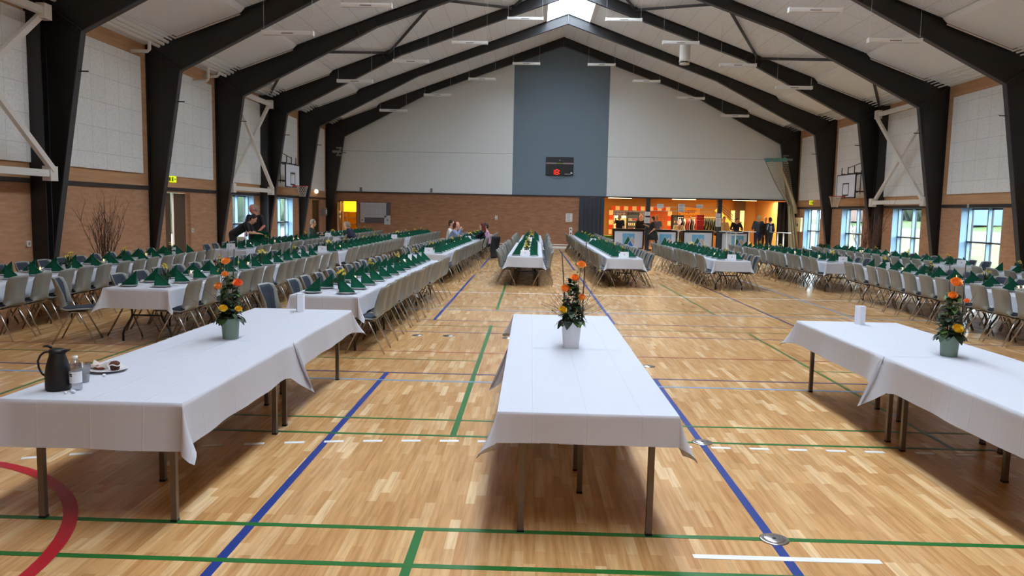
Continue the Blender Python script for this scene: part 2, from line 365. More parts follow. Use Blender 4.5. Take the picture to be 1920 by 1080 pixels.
# radiant ceiling panels with pipes near the eaves
for s, sn in ((-1, 'door'), (1, 'window')):
    for i in range(3, 8):
        a, bb = FR[i]+.12, FR[i+1]-.12
        q = MB(); p = [(XC+s*9.13, roof(9.13)-.10), (XC+s*10.85, roof(10.85)-.10), (XC+s*10.85, roof(10.85)-.02), (XC+s*9.02, roof(9.02)-.02)]
        q.prism(p, 'y', a, bb, 0)
        o = q.build('radiant_panel', 'radiant_panel'); tag(o, 'pale sloping ceiling panel above the %s wall eaves, %s bay from the back wall' % (sn, ('fifth', 'fourth', 'third', 'second', 'first')[i-3]), 'ceiling panel', 'ceiling panels near the eaves')
        e = MB(); e.bar((XC+s*9.15, bb+.01, roof(9.15)-.13), (XC+s*10.85, bb+.01, roof(10.85)-.13), .03, .03); e.build('edge_strip', 'white_paint', o)
    pn = 5 if s < 0 else 2
    for k, (u, dz, r) in enumerate([(10.93, .09, .028), (11.04, .09, .028), (11.14, .12, .045), (11.26, .13, .045), (11.38, .14, .045)]):
        if s > 0 and k > 1: r = .02
        q = MB(); q.tube([(XC+s*u, 11.8, roof(u)-dz), (XC+s*u, 38.9, roof(u)-dz)], r, 8)
        o = q.build('pipe', 'white_paint'); tag(o, 'white heating pipe under the %s wall eaves, %s from the wall' % (sn, ('fifth', 'fourth', 'third', 'second', 'first')[k]), 'pipe', 'pipes along the eaves')
for px, py in ((262, 92), (395, 140), (375, 148)):
    q = MB(); P = onx(px, py, WL+.25)
    q.tube([(WL+.02, P.y, P.z-.05), (WL+.45, P.y, P.z-.05), (WL+.5, P.y, P.z), (WL+.5, P.y, 5.95)], .045, 8)
    o = q.build('pipe_elbow', 'white_paint'); tag(o, 'white pipe elbow leaving the door wall under the eaves, %s bay' % ('fifth' if px == 262 else 'fourth'), 'pipe', 'pipe elbows on the door wall, %s bay' % ('fifth' if px == 262 else 'fourth'))
# windows
def window(n, X, s, a, b):
    t = MB(); xo = X+s*.30
    def bx(y0, y1, z0, z1, d=.05, k=0): t.box(min(xo, xo+s*d), max(xo, xo+s*d), y0, y1, z0, z1, k)
    for y in (a, (a+b)/2-.03, b-.06): bx(y, y+.06, .3, 2.2, .06, 1); bx(y+.004, y+.056, .3, 2.2, -.09, 0)
    for z in (.3, 1.14, 2.14): bx(a, b, z, z+.06, .07, 1)
    bx(a, b, 1.15, 1.19, -.1, 1)
    o = struct('window_%d' % n, t, ['window_blue', 'window_dark'])
    for k, (y0, y1) in enumerate(((a, (a+b)/2), ((a+b)/2, b))):
        for z0, z1 in ((.33, 1.15), (1.2, 2.14)):
            g = MB(); g.box(xo+s*.02-.003, xo+s*.02+.003, y0+.03, y1-.03, z0, z1); g.build('pane', 'pane', o)
    v = MB()
    for y0, y1 in ((a-.002, a+.02), (b-.02, b+.002)): v.box(min(X, X+s*.3), max(X, X+s*.3), y0, y1, .3, 2.2)
    v.box(min(X, X+s*.3), max(X, X+s*.3), a, b, .28, .31); v.box(min(X, X+s*.3), max(X, X+s*.3), a, b, 2.19, 2.22)
    v.build('reveal', 'window_blue', o)  # blue daylight on the jambs is put into the reveal colour
n = 1
for a, b2 in WIN_R: window(n, WR, 1, a, b2); n += 1
n = 10
for a, b2 in WIN_L: window(n, WL, -1, a, b2); n += 1
# doors in the door wall: one ajar, one opening, its shade a black panel
d = MB(); d.box(WL-.2, WL-.14, 21.62, 22.22, 0, 2.14); d.box(WL-.2, WL-.14, 22.42, 23.18, 0, 2.14); mat('door_brown', (96, 76, 58), .6); o = struct('door_1', d, 'door_brown')
h = MB(); h.tube([(WL-.13, 22.15, 1.02), (WL-.06, 22.15, 1.02), (WL-.06, 22.02, 1.02)], .012, 6); h.build('handle', 'chrome', o)
mat('door_yellow', (150, 120, 10), .6)
d = MB(); d.box(WL-.12, WL-.08, 36.2, 36.55, 0, 2.16, 1); d.box(WL-.11, WL-.07, 36.55, 37.6, 0, 2.16, 0); o = struct('door_2', d, ['black', 'door_yellow'])
# store room behind the yellow door
mat('yellow_wall', (250, 200, 20), .7); mat('shelf_dark', (70, 50, 20), .6)
q = MB(); q.box(DY0-.4, DY1+.5, 41.0, 41.1, 0, 2.6, 0); q.box(DY0-.5, DY0-.4, 39.3, 41.1, 0, 2.6, 0); q.box(DY1+.5, DY1+.6, 39.3, 41.1, 0, 2.6, 0); q.box(DY0-.5, DY1+.6, 39.3, 41.1, 2.6, 2.65, 0); q.box(DY0-.5, DY1+.6, 39.3, 41.1, -.1, 0, 0)
struct('wall_store', q, 'yellow_wall')
q = MB()
for z in (.35, .65, .95, 1.28, 1.58): q.box(DY0-.38, DY1+.48, 40.4, 40.98, z, z+.035)
for x in (DY0+.02, DY1+.2): q.box(x, x+.04, 40.4, 40.44, 0, 1.6)
tag(q.build('shelf_rack', 'shelf_dark'), 'dark shelf rack against the yellow wall of the store room', 'shelf')
area('store_lamp', (-9.2, 40.0, 2.5), (.8, .5), (0, 0, 0), 34, (1, .84, .42))
q = MB()
for x in (DY0-.02, DY0+.12): q.box(x, x+.05, WB-.03, WB+.28, 0, DZ)
q.box(DY1, DY1+.05, WB-.03, WB+.28, 0, DZ); q.box(DY0-.02, DY1+.05, WB-.03, WB+.28, DZ, DZ+.05)
struct('trim_5', q, 'door_brown')
d = MB(); d.box(DY0+.02, DY0+.06, WB-.6, WB-.02, 0, DZ-.05); o = struct('door_3', d, 'door_brown')
for z in (1.3, 1.55):
    hh = MB(); hh.box(DY0+.06, DY0+.11, WB-.3, WB-.15, z, z+.12); hh.build('handle', 'white_paint', o)
# outside: daylight ground, hedge and grass bank
m = mat('dry_grass', (190, 180, 140), .95, spec=.1); t = NT(m)
no = t.n('ShaderNodeTexNoise', i_Scale=1.6, i_Detail=6.0, i_Roughness=.65); t.l(t.pos('xyz'), no.inputs['Vector'])
t.l(t.ramp(no.outputs[0], [(.3, (58, 54, 34)), (.5, (76, 72, 52)), (.7, (84, 80, 64))]), t.b.inputs['Base Color'])
m = mat('green_grass', (56, 68, 34), .95, spec=.1)
mat('asphalt', (70, 70, 73), .9); mat('hedge', (48, 62, 40), .95)
g = MB(); g.box(WR+.34, 60, -10, 130, -.3, -.1, 0)
g.prism([(WR+5, -.1), (WR+10, .75), (WR+14, .8), (WR+14, -.1)], 'y', -5, 120, 0); g.prism([(WR+14, -.1), (WR+14, .8), (WR+22, .95), (WR+22, -.1)], 'y', -5, 120, 1)
g.prism([(WR+22, -.1), (WR+22, .95), (WR+30, 1.5), (WR+60, 2.2), (WR+60, -.1)], 'y', -5, 120, 2)
struct('ground_outside', g, ['dry_grass', 'asphalt', 'green_grass'])
g = MB(); g.box(-70, WL-.34, -10, 130, -.3, -.1, 0); struct('ground_outside_door_side', g, 'asphalt')
def bushy(name, label, pts, r, n, seed, cat='hedge'):
    rr = random.Random(seed); q = MB()
    for i in range(n):
        p = rr.choice(pts); rad = r*rr.uniform(.5, 1)
        q.ball((p[0]+rr.uniform(-1, 1)*r, p[1]+rr.uniform(-1.5, 1.5)*r, p[2]+rr.uniform(-.3, .6)*r), rad, 7)
    for i in range(len(q.v)): x, y, z = q.v[i]; q.v[i] = (x+rr.uniform(-.12, .12), y+rr.uniform(-.12, .12), z+rr.uniform(-.12, .12))
    tag(q.build(name, 'hedge'), label, cat, kind='stuff')
bushy('hedge', 'blurred green hedge on the bank outside the window wall', [(WR+36, y, 3) for y in range(30, 118, 3)], 2.2, 90, 3)
bushy('tree_line', 'pale green trees outside the door wall windows', [(WL-16, y, 2.0) for y in range(34, 90, 2)], 2.6, 130, 5, 'trees')
mat('house_blue', (84, 104, 124), .8); mat('house_red', (84, 58, 50), .8)
for (x, y, w_, h_, k, lb) in ((40, 71, 5, 3.6, 'house_blue', 'small blue grey building seen through the window nearest the camera'), (41, 96, 9, 3.4, 'house_red', 'reddish house seen through the windows near the hoop')):
    t = thing('house', lb, 'house', (x, y, 1.4))
    q = MB(); q.box(-2, 2, -w_/2, w_/2, 0, h_*.7); q.build('wall', k, t)
    q = MB(); q.prism([(-w_/2-.3, h_*.7), (w_/2+.3, h_*.7), (0, h_*1.1)], 'x', -2.3, 2.3); q.build('roof', 'asphalt', t)
# court markings on the parquet
for k_, c_ in dict(l_blue=(20, 52, 128), l_green=(22, 104, 40), l_white=(225, 225, 220), l_red=(176, 22, 40), l_light=(120, 150, 180), l_purple=(66, 52, 100), l_thinred=(150, 60, 50), l_dkgreen=(76, 106, 50)).items(): mat(k_, c_, .35)
nl = [0]
def strip(k, x0, x1, y0, y1):
    nl[0] += 1; z = .0012+.00003*nl[0]
    q = MB(); q.box(x0, x1, y0, y1, .0002, z); o = struct('court_line', q, k); return o
def ylin(k, X, ya, yb, w=.05): strip(k, X-w/2, X+w/2, ya, yb)
def xlin(k, Y, xa, xb, w=.04): strip(k, xa, xb, Y-w/2, Y+w/2)
for X in (-1.57, 1.41):
    for a, b2 in ((2.5, 8.45), (12.65, 21.9), (24.3, 38)): ylin('l_blue', X, a, b2, .055)
ylin('l_green', -.595, 2.5, 4.25); ylin('l_green', -.595, 6.09, 12.2); ylin('l_green', -.595, 14.2, 20)
ylin('l_dkgreen', 3.42, 6.09, 12.0, .04); ylin('l_dkgreen', 3.42, 14.03, 20.2, .04)
ylin('l_dkgreen', -5.0, 6.09, 12.0, .04)
ylin('l_purple', 4.45, 12.7, 30, .045); ylin('l_light', 5.97, 13.9, 30, .05)
xlin('l_green', 4.25, WL+1.5, WR-1.5, .045); xlin('l_green', 3.79, WL+1.5, WR-1.5, .045); xlin('l_green', 6.09, WL+3, WR-3, .04); xlin('l_green', 6.56, WL+3, WR-3, .035)
xlin('l_light', 8.08, -8, 10, .05); xlin('l_purple', 8.46, -8, 10, .04); xlin('l_thinred', 9.77, -9, 10, .03); xlin('l_dkgreen', 9.24, -9, -.6, .03); xlin('l_dkgreen', 9.1, 3.4, 9, .03)
xlin('l_white', 17.1, -4, 9, .05); xlin('l_dkgreen', 14.55, -6, 9, .035); xlin('l_light', 14.05, -6, 9, .05); xlin('l_purple', 12.65, -6, 9, .03); xlin('l_dkgreen', 12.05, -6, 9, .03)
xlin('l_purple', 11.4, -6, 9, .03)
strip('l_white', .91, 1.91, 3.975, 4.025)
def arc_dash(cx, cy, r, a0, a1, n, w, k):
    for i in range(n):
        aa, ab = a0+(a1-a0)*i/n, a0+(a1-a0)*(i+.5)/n; q = MB()
        p = [(cx+rr*math.cos(a), cy+rr*math.sin(a)) for rr, a in ((r-w/2, aa), (r+w/2, aa), (r+w/2, ab), (r-w/2, ab))]
        q.prism(p, 'z', .0002, .002); struct('court_line', q, k)
for i in range(10):
    x = -.06+.3*i+.02; strip('l_white', x, x+.15, 5.94, 5.985)
arc_dash(-.09, -3.03, 9.0, PI/2+.016, PI/2+.75, 22, .05, 'l_white'); arc_dash(2.91, -3.03, 9.0, PI/2-.016, PI/2-.75, 22, .05, 'l_white')
q = MB(); vs = []; NN = 96
for i in range(NN):
    a = 2*PI*i/NN
    for rr in (1.79, 1.87): vs += [(-4.25+rr*math.cos(a), 3.4+rr*math.sin(a), .0021)]
q.add(vs, [(2*i, 2*i+1, (2*i+3) % (2*NN), (2*i+2) % (2*NN)) for i in range(NN)]); struct('court_line', q, 'l_red')
dk = [((1.42, 4.25), 'on the front green line'), ((1.42, 6.1), 'beside the middle table'), ((1.45, 9.17), 'behind the middle table'), ((-1.61, 11.04), 'on open floor by the aisle chairs'), ((-1.16, 11.06), 'between two others'), ((-.30, 11.0), 'behind the far end of the middle table')]
for (x, y), lb in dk:
    t = thing('floor_socket', 'round metal floor socket cover '+lb, 'floor socket', (x, y, .0))
    q = MB(); q.lathe([(.082, .0002), (.082, .004), (.07, .006), (.001, .006)], 24); q.build('rim', 'chrome', t)
    q = MB(); q.lathe([(.058, .006), (.055, .009), (.001, .009)], 24); q.build('cover', 'cutlery', t)
    q = MB(); q.lathe([(.01, .009), (.01, .011), (.001, .011)], 8); q.build('keyhole', 'black', t)
# ================================================================ tables, cloths, chairs and place settings
def cloth(hw, L, dx, d0, d1, seed=1, wave=.012, tipt=.42, rings=7):
    """cloth lying on a table top: |x|<=hw, 0<=y<=L, hanging dx at the sides, d0 / d1 at the ends; d 0 means it ends on the table"""
    rr = random.Random(seed); P = []                     # (bx, by, ox, oy, dist, tilt)
    def side(a, b, o, d, n):
        for i in range(n+1):
            f = i/n; x = a[0]+(b[0]-a[0])*f; y = a[1]+(b[1]-a[1])*f; dd = d; tl = .06
            if o[0]:                                     # long side: free corners swing out near an end without hang
                for e, dist in ((d0, y), (d1, L-y)):
                    if e <= 0 and dist < .22: g = (1-dist/.22)**1.3; dd = max(dd, d*(1+.8*g)); tl = max(tl, .06+.3*g)
            P.append((x, y, o[0], o[1], dd, tl))
    def corner(c, o1, o2, da, db, n=10):
        for i in range(1, n):
            t = i/n*PI/2; ca, sa = math.cos(t), math.sin(t)
            d = min(da/max(ca, 1e-3), db/max(sa, 1e-3)); d = min(d, math.hypot(da, db))
            P.append((c[0], c[1], o1[0]*ca+o2[0]*sa, o1[1]*ca+o2[1]*sa, d, .06+(tipt-.06)*math.sin(2*t)**1.5))
    n = max(6, int(L/.09)); m = max(6, int(hw*2/.09))
    side((hw, 0), (hw, L), (1, 0), dx, n)
    if d1 > 0: corner((hw, L), (1, 0), (0, 1), dx, d1)
    side((hw, L), (-hw, L), (0, 1), d1, m)
    if d1 > 0: corner((-hw, L), (0, 1), (-1, 0), d1, dx)
    side((-hw, L), (-hw, 0), (-1, 0), dx, n)
    if d0 > 0: corner((-hw, 0), (-1, 0), (0, -1), dx, d0)
    side((-hw, 0), (hw, 0), (0, -1), d0, m)
    if d0 > 0: corner((hw, 0), (0, -1), (1, 0), d0, dx)
    q = MB(); N = len(P); ph = [rr.uniform(0, 6) for _ in range(3)]
    vs = []; s = 0
    for k in range(rings+1):
        for i, (x, y, ox, oy, d, tl) in enumerate(P):
            f = k/rings; a = i*.55
            w = wave*f*(math.sin(a*.9+ph[0])+.6*math.sin(a*2.1+ph[1])+.4*math.sin(a*.37+ph[2]))
            if d <= 0: vs.append((x+ox*.0, y+oy*.0, -.0005*f)); continue
            out = d*f*math.sin(tl)*(.5+.5*f)+w+.004*min(1, k); dn = d*f*math.cos(tl)
            vs.append((x+ox*out, y+oy*out, -dn-(0 if k else 0)))
    fs = []
    for k in range(rings):
        for i in range(N):
            j = (i+1) % N
            if P[i][4] <= 0 and P[j][4] <= 0: continue
            fs.append((k*N+i, (k+1)*N+i, (k+1)*N+j, k*N+j))
    q.add(vs, fs, 0, True)
    q.add([(x, y, 0) for x, y, *_ in P], [tuple(range(N))], 0, False)
    me = q.mesh('cloth', 'cloth'); bm = bmesh.new(); bm.from_mesh(me); bmesh.ops.remove_doubles(bm, verts=bm.verts, dist=1e-5)
    bmesh.ops.recalc_face_normals(bm, faces=bm.faces); bm.to_mesh(me); bm.free(); return me
def put(name, me, loc, rz=0):
    o = bpy.data.objects.new(name, me); COL.objects.link(o); o.location = loc; o.rotation_euler = (0, 0, rz); return o
# ---- chair
def shell_pt(u, v, off=0, vs=1):
    path = [(.215, .425), (.185, .45), (.05, .447), (-.1, .437), (-.165, .443), (-.205, .475), (-.225, .54), (-.235, .64), (-.26, .76), (-.283, .85)]
    wid = [.18, .206, .216, .214, .208, .195, .172, .174, .2, .186]
    x = u*(len(path)-1); i = min(int(x), len(path)-2); f = x-i; f = f*f*(3-2*f)*.5+f*.5
    y = path[i][0]*(1-f)+path[i+1][0]*f; z = path[i][1]*(1-f)+path[i+1][1]*f; w = (wid[i]*(1-f)+wid[i+1]*f)
    ty = path[i+1][0]-path[i][0]; tz = path[i+1][1]-path[i][1]; L = math.hypot(ty, tz); ny, nz = tz/L, -ty/L
    if nz < 0 and i < 4: ny, nz = -ny, -nz
    if i >= 4 and ny < 0: ny, nz = -ny, -nz
    curl = max(0, abs(v)-.62)/.38
    b = min(1, max(0, (x-3.5)/2.0))
    c = curl**1.3*(.085*b*(1.2-.55*max(0, (x-6)/3)) - .012*(1-b))
    if x < 5: ny, nz = (ny*(b)+0*(1-b)), nz if nz > 0 else .3
    return (v*vs*w, y+ny*(off+ (c if b > 0 else 0)), z+nz*off*(1 if b < 1 else 1)+(c if b == 0 else 0)+(max(0, x-8)*-.018*abs(v)**4))
def chair_parts(lo=False):
    nu, nv = (12, 6) if lo else (22, 12); out = {}
    q = MB(); q.grid(lambda a, b: shell_pt(a, b*2-1), nu, nv); out['shell'] = (q, 'shell', .014)
    q = MB(); q.grid(lambda a, b: shell_pt(.03+a*.40, (b*2-1)*.84, .022), nu//2, nv//2); out['seat_cushion'] = (q, 'upholstery', .012)
    q = MB(); q.grid(lambda a, b: shell_pt(.60+a*.37, (b*2-1)*(.80-.1*max(0, a-.85)/.15), .022), nu//2, nv//2); out['back_cushion'] = (q, 'upholstery', .012)
    n = 5 if lo else 8
    for s, nm in ((-1, 'a'), (1, 'b')):
        q = MB(); q.tube([(s*.17, -.02, .415), (s*.185, .03, .40), (s*.225, .225, .0)], .0105, n); out['leg_f'+nm] = (q, 'chrome', 0)
        q = MB(); q.tube([(s*.17, .02, .415), (s*.185, -.06, .40), (s*.235, -.27, .0)], .0105, n); out['leg_r'+nm] = (q, 'chrome', 0)
    q = MB(); q.tube([(-.18, 0, .41), (.18, 0, .41)], .012, n); q.tube([(-.17, -.12, .42), (.17, -.12, .42)], .012, n); q.box(-.15, .15, -.1, .1, .405, .425, 1); out['seat_bracket'] = (q, ['chrome', 'black'], 0)
    return out
def fin(q, name, mats, sol): return q.mesh(name, mats, solid=sol)
def make_chair():
    t = thing('stacking_chair', 'x', 'chair')
    for k, (q, m, sol) in chair_parts().items():
        nm = 'leg' if k.startswith('leg') else k
        o = bpy.data.objects.new(nm, fin(q, nm, m, sol)); COL.objects.link(o); o.parent = t
    regkids(t); return t
def lo_chair_mesh():
    bm = bmesh.new(); order = ['shell', 'upholstery', 'chrome', 'black']
    for k, (q, m, sol) in chair_parts(True).items():
        me = fin(q, 'tmp', m, sol); ms = m if isinstance(m, list) else [m]
        for p in me.polygons: p.material_index = order.index(ms[p.material_index])
        bm.from_mesh(me); bpy.data.meshes.remove(me)
    me = bpy.data.meshes.new('chair_far'); bm.to_mesh(me); bm.free()
    for o in order: me.materials.append(MATS[o])
    return me
CH = make_chair(); CHM = lo_chair_mesh()
# ---- napkin, plate
q = MB(); h, bl, w = .195, .205, .034     # folded napkin: steep edge at x=0, ridge running down to x=bl
q.add([(0, 0, h), (0, -w, 0), (0, w, 0), (bl, -.012, 0), (bl, .012, 0), (.004, -.012, h*.93)], [(0, 1, 3), (0, 4, 2), (0, 2, 1), (1, 2, 4, 3), (0, 3, 4)], 0)
q.add([(.012, -w-.004, .0), (.012, -.010, h*.8), (bl*.78, -.016, .006)], [(0, 1, 2)], 1)
NAPM = q.mesh('napkin', ['napkin', 'napkin_edge'])
def plate_mesh(n):
    q = MB(); q.lathe([(.075, 0), (.085, .004), (.134, .024), (.138, .028), (.132, .027), (.09, .009), (.001, .008)], n); return q.mesh('plate', 'plate')
PLM, PLM2 = plate_mesh(28), plate_mesh(12)
q = MB(); q.bar((0, -.1, .003), (0, .02, .003), .011, .003); q.bar((0, .02, .003), (0, .11, .003), .019, .002); KNM = q.mesh('knife', 'cutlery')
q = MB(); q.bar((0, -.1, .003), (0, .04, .003), .008, .003); q.bar((0, .04, .003), (0, .065, .003), .022, .002)
for k in range(4): q.bar((-.009+.006*k, .065, .003), (-.009+.006*k, .105, .003), .003, .002)
FKM = q.mesh('fork', 'cutlery')
# ---- folding table
TZ = .738
def make_ftable(L):
    t = thing('folding_table', 'x', 'table')
    q = MB(); q.box(-.38, .38, 0, L, TZ-.045, TZ-.012); q.build('tabletop', 'table_top', t)
    for y in (.28, L-.28):
        q = MB()
        for s in (-1, 1): q.tube([(s*.195, y, .69), (s*.195, y, .36), (s*.215, y, .30), (s*.30, y, .17), (s*.325, y, .1), (s*.325, y, 0)], .014, 8)
        q.tube([(-.195, y, .35), (.195, y, .35)], .012, 8); q.tube([(-.26, y, .685), (.26, y, .685)], .012, 8)
        q.tube([(.0, y, .685), (0, y+(.4 if y < L/2 else -.4), .69)], .009, 6)
        q.build('leg_frame', 'black_metal', t)
    regkids(t); return t
ORD = ['', 'first', 'second', 'third', 'fourth', 'fifth', 'sixth', 'seventh', 'eighth', 'ninth', 'tenth', 'eleventh', 'twelfth', 'thirteenth', 'fourteenth', 'fifteenth', 'sixteenth', 'seventeenth', 'eighteenth']
BLK = [  # block, row, x at start, x at end, y0, y1
 ('front', 1, -7.42, -7.80, 9.7, 17.3), ('front', 2, -5.07, -5.05, 9.75, 17.35), ('front', 3, -2.55, -2.42, 9.45, 16.55),
 ('front', 7, 7.56, 7.74, 8.4, 17.5), ('front', 8, 10.2, 10.3, 11.8, 17.1),
 ('middle', 1, -7.45, -7.5, 18.9, 26.5), ('middle', 2, -5.08, -5.1, 18.6, 27.0), ('middle', 3, -2.52, -2.33, 18.95, 27.1), ('middle', 4, -.13, -.06, 18.68, 26.9),
 ('middle', 5, 2.31, 2.3, 18.85, 27.0), ('middle', 6, 4.9, 4.88, 18.75, 27.0), ('middle', 7, 7.6, 7.55, 18.8, 27.0), ('middle', 8, 10.28, 10.2, 18.5, 26.5),
 ('back', 1, -7.5, -7.5, 28.3, 35.6), ('back', 2, -5.0, -4.9, 28.1, 35.8), ('back', 3, -2.3, -2.2, 28.2, 35.6), ('back', 4, 0, .05, 28.1, 35.6), ('back', 5, 2.3, 2.35, 28.2, 36.8)]
seats = []; pots = []; candles = []
FT = {}
used_proto = {}
for bi, (blk, row, xa, xb, y0, y1) in enumerate(BLK):
    ang = -math.atan2(xb-xa, y1-y0); L = y1-y0; nt = max(2, round(L/1.85)); tl = L/nt
    def P(x, d, z=0, xa=xa, y0=y0, ang=ang): return Vector((xa+x*math.cos(ang)-d*math.sin(ang), y0+x*math.sin(ang)+d*math.cos(ang), z))
    rown = '%s row from door wall, %s block' % (ORD[row], blk)
    key = round(tl, 2)
    for i in range(nt):
        if key not in FT: FT[key] = make_ftable(tl-.02); o = FT[key]; o.location = P(0, i*tl); o.rotation_euler.z = ang; o['label'] = 'x'
        else: o = copy_tree(FT[key], P(0, i*tl), ang)
        o['label'] = 'cloth-covered folding table, %s from front, %s' % (ORD[i+1], rown); o['group'] = 'folding tables set in long rows'
    nc = max(1, round(L/3.7)); cl = L/nc
    for i in range(nc):
        me = cloth(.425, cl+(.06 if i < nc-1 else 0), .246, .26 if i == 0 else 0, .26 if i == nc-1 else 0, seed=bi*7+i)
        o = put('tablecloth', me, P(0, i*cl-(.0), TZ-.006+.0015*i), ang)
        tag(o, 'white tablecloth, %s from front, on %s' % (ORD[i+1], rown), 'tablecloth', 'white tablecloths on the long rows')
    ns = int((L-.35)/.54); sp = (L-.56)/(ns-1)
    for sgn in (-1, 1):
        sd = 'door-wall' if sgn < 0 else 'window-wall'
        for i in range(ns):
            d = .28+i*sp; dc = d+R.uniform(-.03, .03)
            for _ in range(6):
                for fy in [e for j in range(nt) for e in (j*tl+.28, j*tl+tl-.3)]:
                    for ly in (-.2, .2):
                        g = dc+ly-fy
                        if abs(g) < .05: dc += (.012 if g >= 0 else -.012)
            seats.append((blk, row, sd, i+1, sgn, P(sgn*.225, d), P(sgn*(.44+R.uniform(-.015, .03)), dc), ang, rown))
    d = .75 if blk != 'front' or row > 3 else .8; k = 0
    while d < L-.4:
        (pots if k % 2 == 0 else candles).append((P(R.uniform(-.03, .03), d, TZ), rown, k//2+1, blk)); k += 1; d += .98
vis = lambda p, m=70: -m < pix(p)[0] < 1920+m
SKIP = set()
# people occupy these seats but their chairs stay
def dist(p): return (Vector(p)-CAMP).length
ss = sorted([s for s in seats if vis(s[6]+Vector((0, 0, .5)))], key=lambda s: dist(s[6]))
first = True; rest = []
for n_, (blk, row, sd, i, sgn, pp, pc, ang, rown) in enumerate(ss):
    rz = (PI/2 if sgn > 0 else -PI/2)+ang+R.uniform(-.06, .06)
    if blk == 'front' and row == 2 and sgn < 0 and i == 1: pc = Vector((-5.93, 9.95, 0)); rz = -1.25
    if blk == 'front' and row == 3 and sgn < 0 and i == 1: pc = Vector((-3.12, 9.62, 0)); rz = -1.75
    lab = 'grey shell chair, %s from front, %s side, %s' % (ORD[i], sd, rown)
    if n_ < 300:
        if dist(pc) < 22.5:
            if first: o = CH; o.location = pc; o.rotation_euler.z = rz; first = False
            else: o = copy_tree(CH, pc, rz)
            o['label'] = lab
        else:
            o = put('stacking_chair', CHM, pc, rz); tag(o, lab, 'chair')
        o['group'] = 'grey shell chairs along the long tables'
    else: rest.append((CHM, pc, rz))
def merged(name, items, label, cat):
    bm = bmesh.new()
    for me, p, rz in items:
        n0 = len(bm.verts); bm.from_mesh(me); bm.verts.ensure_lookup_table()
        mx = Matrix.Translation(p) @ Matrix.Rotation(rz, 4, 'Z')
        for v in bm.verts[n0:]: v.co = mx @ v.co
    me2 = bpy.data.meshes.new(name); bm.to_mesh(me2); bm.free()
    for m in items[0][0].materials: me2.materials.append(m)
    o = put(name, me2, (0, 0, 0)); tag(o, label, cat, kind='stuff'); return o
if rest: merged('stacking_chairs_far', rest, 'distant grey shell chairs along the far ends of the long rows', 'chairs')
ps = sorted([s for s in seats if vis(s[5])], key=lambda s: dist(s[5])); rp, rn = [], []
for n_, (blk, row, sd, i, sgn, pp, pc, ang, rown) in enumerate(ps):
    if blk == 'middle' and row == 1 and sgn > 0 and i in (10, 11): pass
    p = pp.copy(); p.z = TZ-.003; me = PLM if dist(pp) < 15 else PLM2
    rz = (0 if sgn > 0 else PI)+ang+R.uniform(-.07, .07)
    np_ = p+Vector((-.1*sgn, 0, .0175)); w = '%s from front, %s side, %s' % (ORD[i], sd, rown)
    if n_ < 300:
        o = put('dinner_plate', me, p); tag(o, 'white plate, '+w, 'plate', 'white plates under the napkins')
        o = put('napkin', NAPM, np_, rz); tag(o, 'green folded napkin, '+w, 'napkin', 'green folded napkins on the plates')
        if dist(pp) < 13.5:
            for me3, nm, dd in ((KNM, 'knife', .165), (FKM, 'fork', -.165)):
                o = put(nm, me3, p+Vector((.02*sgn, dd*sgn, .001)), PI/2 if sgn > 0 else -PI/2); tag(o, nm+' beside a plate, '+w, nm, nm+' beside the plates')
    else: rp.append((me, p, 0)); rn.append((NAPM, np_, rz))
if rp: merged('dinner_plates_far', rp, 'distant white plates at the far ends of the rows', 'plates'); merged('napkins_far', rn, 'distant green napkins at the far ends of the rows', 'napkins')
# ---- narcissus pots and candle glasses
def make_pot(seed):
    rr = random.Random(seed); t = thing('flower_pot', 'x', 'potted flowers')
    q = MB(); q.lathe([(.035, 0), (.045, .06), (.05, .09), (.052, .1), (.046, .1), (.043, .085), (.001, .085)], 14); q.build('pot', 'pot_green', t)
    q = MB()
    for k in range(20):
        a = rr.uniform(0, 2*PI); b = rr.uniform(.03, .10); hh = rr.uniform(.16, .24); w = .008
        dx, dy = math.cos(a), math.sin(a)
        p0 = Vector((dx*.02, dy*.02, .085)); p1 = Vector((dx*(.02+b*.5), dy*(.02+b*.5), hh*.7)); p2 = Vector((dx*(.02+b), dy*(.02+b), hh)); s = Vector((-dy, dx, 0))*w
        q.add([p0-s, p0+s, p1+s, p1-s, p2], [(0, 1, 2, 3), (3, 2, 4)], 0)
    for k in range(5):
        a = rr.uniform(0, 2*PI); dx, dy = math.cos(a), math.sin(a); s = Vector((-dy, dx, 0))*.03
        q.add([(dx*.04, dy*.04, .09), Vector((dx*.09, dy*.09, .11))+s, (dx*.15, dy*.15, .07), Vector((dx*.09, dy*.09, .11))-s], [(0, 1, 2, 3)], 0)
    q.build('leaves', 'leaf', t, recalc=False)
    for k in range(5):
        a = rr.uniform(0, 2*PI); r = rr.uniform(.01, .06); x, y, z = r*math.cos(a), r*math.sin(a), rr.uniform(.2, .26)
        q = MB(); q.tube([(x*.3, y*.3, .09), (x, y, z)], .003, 5, 1)
        n0 = len(q.v)
        for j in range(6):
            b = j*PI/3; c0 = (.006*math.cos(b), .006*math.sin(b), 0); c1 = (.024*math.cos(b-.35), .024*math.sin(b-.35), .004); c2 = (.032*math.cos(b), .032*math.sin(b), .002); c3 = (.024*math.cos(b+.35), .024*math.sin(b+.35), .004)
            q.add([c0, c1, c2, c3], [(0, 1, 2, 3)], 0)
        q.lathe([(.006, 0), (.009, .012), (.012, .016), (.008, .012), (.001, .004)], 8, (0, 0, 0), 0)
        q.xf(Matrix.Translation((x, y, z)) @ Matrix.Rotation(rr.uniform(.2, 1.0), 4, 'X') @ Matrix.Rotation(a, 4, 'Z'), n0)
        q.build('blossom', ['narcissus', 'leaf'], t, recalc=False)
    regkids(t); return t
